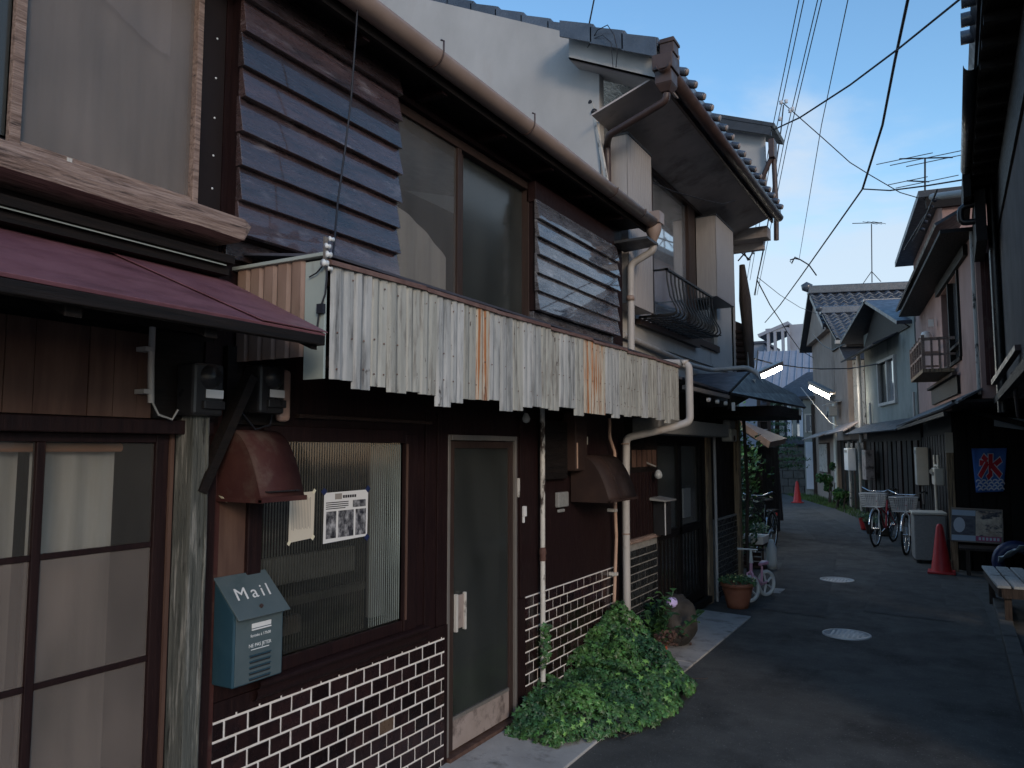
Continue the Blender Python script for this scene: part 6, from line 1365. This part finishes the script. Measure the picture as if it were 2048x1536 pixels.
fm = B(); pc_ = Vector((-2.10, 6.36, .43))
for i in range(60):
    d = Vector((rnd.gauss(0, 1), rnd.gauss(0, 1), rnd.gauss(.3, 1))).normalized(); leaf_geo(fm, pc_+Vector((d.x*.045, d.y*.055, d.z*.04)), .018, d, rnd.random()*6)
fm.build('flower_head', 'petal_purple', hy)
# rack with white planters
rk_ = thing('planter_rack', 'low dark rack with brick-like slatted front holding planters', 'rack', (-2.62, 11.6, 0))
B().box(-2.80, -2.42, 11.45, 11.9, .32, .345).box(-2.80, -2.42, 11.45, 11.9, .02, .05).build('shelf', 'bark', rk_)
for (x_, y_) in ((-2.80, 11.45), (-2.45, 11.45), (-2.80, 11.87), (-2.45, 11.87)): B().box(x_, x_+.03, y_, y_+.03, 0, .345).build('leg', 'bark', rk_)
for k in range(4): B().box(-2.77, -2.455, 11.44, 11.455, .05+k*.068, .10+k*.068).build('slat', 'brown_hood' if k % 2 else 'brown_paint', rk_)
for k, (xa, lb) in enumerate(((-2.81, 'white rectangular planter on the rack, left of two'), (-2.60, 'white rectangular planter on the rack, right of two'))):
    t = thing('planter_box', lb, 'planter', (xa+.09, 11.6, .35), 'white planters on the rack')
    B().hexa([(xa+.01, 11.46, .347), (xa+.17, 11.46, .347), (xa+.17, 11.85, .347), (xa+.01, 11.85, .347), (xa, 11.44, .46), (xa+.18, 11.44, .46), (xa+.18, 11.87, .46), (xa, 11.87, .46)]).build('trough', 'white_paint', t, bev=.006)
    b = B()
    for i in range(260): leaf_geo(b, Vector((xa+.09+rnd.gauss(0, .05), 11.62+rnd.gauss(0, .12), .50+rnd.random()*.14)), .02, Vector((rnd.gauss(0, .6), rnd.gauss(-.3, .6), 1)), rnd.random()*6)
    b.build('plant', 'leaf', t, kind='stuff')
jc = tag(B().lathe((-2.33, 11.55, 0), [(0, .004), (.06, .004), (.075, .1), (.07, .3), (.05, .36), (.03, .42), (0, .42)], 16).build('plastic_bottle', 'poly_sheet'), 'pale translucent jug standing right of the planter rack', 'jug')
tp2 = tag(B().box(-2.0, -1.86, 9.62, 9.95, .0, .012).build('floor_plate', 'concrete'), 'flat concrete lid on the ground behind the balance bike', 'lid')
# right side pots and plants
for i, (px, py, r_, m_, lb) in enumerate(((1745, 1068, .16, 'brown_hood', 'dark brown pot beside the road below the utility box'), (1772, 1072, .17, 'stone', 'grey stone pot left of the bicycles'), (1730, 1060, .12, 'cone_red', 'dull red pot in the shade below the heater cabinet'))):
    q = gz(px, py, 0); pot('plant_pot', lb, q.x, q.y, r_, .26, m_, 4, 20+i)
for i, (u_, v_, h_, lb) in enumerate(((8.7, .35, .9, 'thin green shrub against the pale wall of the third house'), (6.6, .4, .6, 'small leafy plant under the tiled-roof house'))):
    q = G.p(u_, v_, h_*.6); foliage('shrub', lb, 'shrub', q, (.28, .3, h_*.5), 700, .05, seed=30+i, m='leaf')
# grass along the right verge of the bend
gb = B(); rnd = random.Random(8)
for i in range(5200):
    u_ = rnd.uniform(2, 14); v_ = rnd.uniform(.02, .55+.5*max(0, (u_-7)/7)); 
    if rnd.random() > (.25 if u_ < 7 else 1): continue
    q = G.p(u_, v_, 0); h_ = rnd.uniform(.03, .12); a = rnd.uniform(0, 3.14); wv = Vector((math.cos(a), math.sin(a), 0))*.012
    gb.add([q-wv, q+wv, q+Vector((rnd.gauss(0, .02), rnd.gauss(0, .02), h_))], [(0, 1, 2)])
for i in range(1500):
    y_ = rnd.uniform(13.8, 31); x_ = -2.9-(y_-13.7)*.20-rnd.random()*.35; h_ = rnd.uniform(.03, .12)
    gb.add([(x_-.012, y_, 0), (x_+.012, y_, 0), (x_, y_, h_)], [(0, 1, 2)])
o = gb.build('grass', 'grass'); o['kind'] = 'stuff'; o['label'] = 'short weedy grass along both edges of the road bend'

# ================================================================== antennas
def antenna(lb, base, top, arms, boom, lb_legs=True):
    t = thing('tv_antenna', lb, 'antenna', base); base, top = Vector(base), Vector(top)
    B().tube([base, top], .016, 6).build('mast', 'wire', t)
    if lb_legs:
        for a in (-.25, .25): B().tube([base+Vector((0, 0, .35)), base+Vector((a, 0, 0))], .012, 5).build('stay', 'wire', t)
    for (z, b0, b1, els) in arms:
        c = Vector((top.x, top.y, z)); p, q = c+Vector(b0), c+Vector(b1); B().tube([p, q], .012, 6).build('boom', 'wire', t)
        for (s_, l_) in els:
            m_ = p.lerp(q, s_); dr_ = Vector(boom).normalized(); B().tube([m_-dr_*l_, m_+dr_*l_], .008, 5).build('element', 'wire', t)
    return t
bt, tp = ony(1850, 440, 15), ony(1850, 318, 15)
antenna('large television antenna with two booms above the pink house', bt, tp, ((tp.z, (-.40, 0, .08), (.42, -.2, -.12), ((.1, .5), (.5, .62), (.95, .75))), (tp.z-.42, (-.30, 0, .08), (.05, 0, 0), ((.05, .35), (.9, .55)))), (1, .5, .22))
bt, tp = ony(1744, 565, 26), ony(1743, 448, 26)
antenna('slim television antenna on the pantile roof ridge', bt, tp, ((tp.z, (-.55, 0, .1), (.3, 0, 0), ((.6, .22), (.75, .22), (.9, .2))),), (1, .2, -.3))
bt, tp = ony(1487, 520, 12.5), ony(1487, 482, 12.5)
lad = thing('lattice_antenna', 'dark zigzag lattice antenna beside the pale corner shutter', 'antenna', bt)
zz = [(1478, 460), (1505, 520), (1490, 500), (1512, 492), (1500, 505), (1480, 540)]
for a, c_ in (((1476, 522), (1512, 480)), ((1476, 500), (1500, 520)), ((1476, 480), (1496, 521)), ((1496, 521), (1515, 490)), ((1478, 505), (1490, 505)), ((1500, 496), (1508, 508))): B().tube([ony(*a, 12.5), ony(*c_, 12.5)], .012, 5).build('rod', 'wire', lad)

# ================================================================== overhead wires
def wire(lb, pts, r=.008, name='overhead_wire', m='wire', grp='overhead wires'):
    P3 = [ony(px, py, y) for px, py, y in pts]; out = []
    for i in range(len(P3)-1):
        for k in range(6): t = k/6; out.append(P3[i].lerp(P3[i+1], t))
    out.append(P3[-1]); return tag(B().tube(out, r, 6).build(name, m), lb, 'wire', grp)
wire('thick black cable dropping steeply from the top centre to the wire junction', [(1822, -30, 7), (1790, 120, 8.2), (1765, 250, 9.5), (1725, 378, 11)], .014)
wire('continuation of the thick cable falling left behind the lamps', [(1725, 378, 11), (1660, 470, 13), (1600, 555, 16), (1560, 610, 19), (1530, 645, 22)], .012)
wire('black cable rising to the upper right from the brown drain hopper', [(1542, 262, 10.9), (1600, 235, 9.5), (1700, 170, 8.4), (1800, 95, 7.5), (1930, -10, 6.5)], .010)
wire('cable from the wire junction to the right house eave', [(1725, 378, 11), (1780, 381, 10.5), (1850, 372, 10), (1942, 357, 9.4)], .009)
wire('sagging cable from the drop insulators to the pink house gable', [(1565, 205, 11), (1600, 236, 11.2), (1650, 280, 11.6), (1700, 325, 12), (1740, 350, 12.3), (1800, 385, 12.8), (1868, 405, 13.3)], .007)
for (a, b_, k, lb) in (((1612, -20), (1500, 560), 0, 'leftmost pale overhead wire of the parallel bundle'), ((1602, -20), (1494, 560), 1, 'second pale overhead wire of the bundle from the left edge'), ((1640, -20), (1508, 590), 2, 'third pale overhead wire of the bundle'), ((1648, -20), (1514, 590), 3, 'rightmost pale overhead wire of the bundle'), ((1700, -20), (1598, 520), 4, 'single pale overhead wire right of the bundle')):
    wire(lb, [(a[0], a[1], 10), ((a[0]+b_[0])/2-6, (a[1]+b_[1])/2, 14), (b_[0], b_[1], 24)], .007, grp='overhead wires')
wire('twisted drop wire hanging down past the eave end', [(1567, 210, 12), (1562, 260, 12), (1552, 330, 12), (1540, 420, 12), (1527, 500, 12.4), (1514, 560, 13), (1510, 590, 14)], .011)
wire('wire falling from the twisted drop to the distant block', [(1514, 560, 14), (1540, 610, 17), (1560, 640, 20), (1575, 665, 24), (1600, 700, 28), (1627, 716, 30)], .012)
wire('slack wire running right to the beige house from the twisted drop', [(1516, 555, 14), (1560, 590, 17), (1600, 615, 19), (1635, 628, 22)], .006)
wire('low black wire sagging between the street lamps', [(1500, 715, 12), (1545, 727, 15), (1600, 735, 18), (1640, 738, 20), (1700, 737, 20), (1755, 728, 19)], .014)
wire('wire loop from beige house corner to pantile eave', [(1625, 668, 22), (1645, 690, 22), (1665, 700, 22), (1690, 688, 22)], .010, m='cable_white')
wire('white cable running down the beige house wall', [(1602, 775, 24), (1630, 810, 23), (1660, 845, 22), (1673, 852, 21.5)], .012, m='cable_white')
wire('cable crossing from grey house to pink corner', [(1827, 738, 17), (1850, 752, 16), (1890, 762, 15), (1924, 765, 13)], .008, m='cable_white')
wire('thin cable rising from the white gable top', [(1172, 100, 6.15), (1178, 50, 6), (1192, -20, 5.9)], .007)
wire('blue looping wire over the verge tiles of the gable', [(1175, 95, 5.85), (1195, 60, 5.75), (1215, 50, 5.7), (1228, 70, 5.7), (1235, 100, 5.75), (1232, 135, 5.8)], .004)
wire('second wire loop hanging over the gable board', [(1180, 80, 5.8), (1205, 70, 5.75), (1222, 85, 5.74), (1226, 135, 5.8)], .003)
tag(B().tube([ony(1580, 520, 15), ony(1590, 517, 15), ony(1600, 519, 15), ony(1618, 530, 15), ony(1633, 551, 15)], .012, 6).tube([ony(1600, 519, 15), ony(1590, 514, 15), ony(1583, 527, 15), ony(1580, 522, 15)], .010, 6).build('wire_clamp', 'wire'), 'small dark dead-end clamp with short tail on the single wire', 'wire clamp')
ic = thing('insulator_cluster', 'cluster of white and black insulators above the brown drain hopper', 'insulator', ony(1567, 215, 11))
for (px, py) in ((1562, 205), (1572, 203), (1580, 222), (1585, 218), (1560, 238)): B().lathe(ony(px, py, 11), [(0, -.03), (.025, -.02), (.02, 0), (.03, .02), (0, .035)], 8).build('insulator', 'far_pale', ic)
tag(B().tube([ony(1516, 700, 12), ony(1510, 760, 12), ony(1525, 800, 13)], .01, 5).build('stay_wire', 'cable_white'), 'short stay wire beside the near lamp', 'wire')

print('objects', len(bpy.data.objects), 'tris', sum(len(o.data.polygons) for o in bpy.data.objects if o.type == 'MESH'))
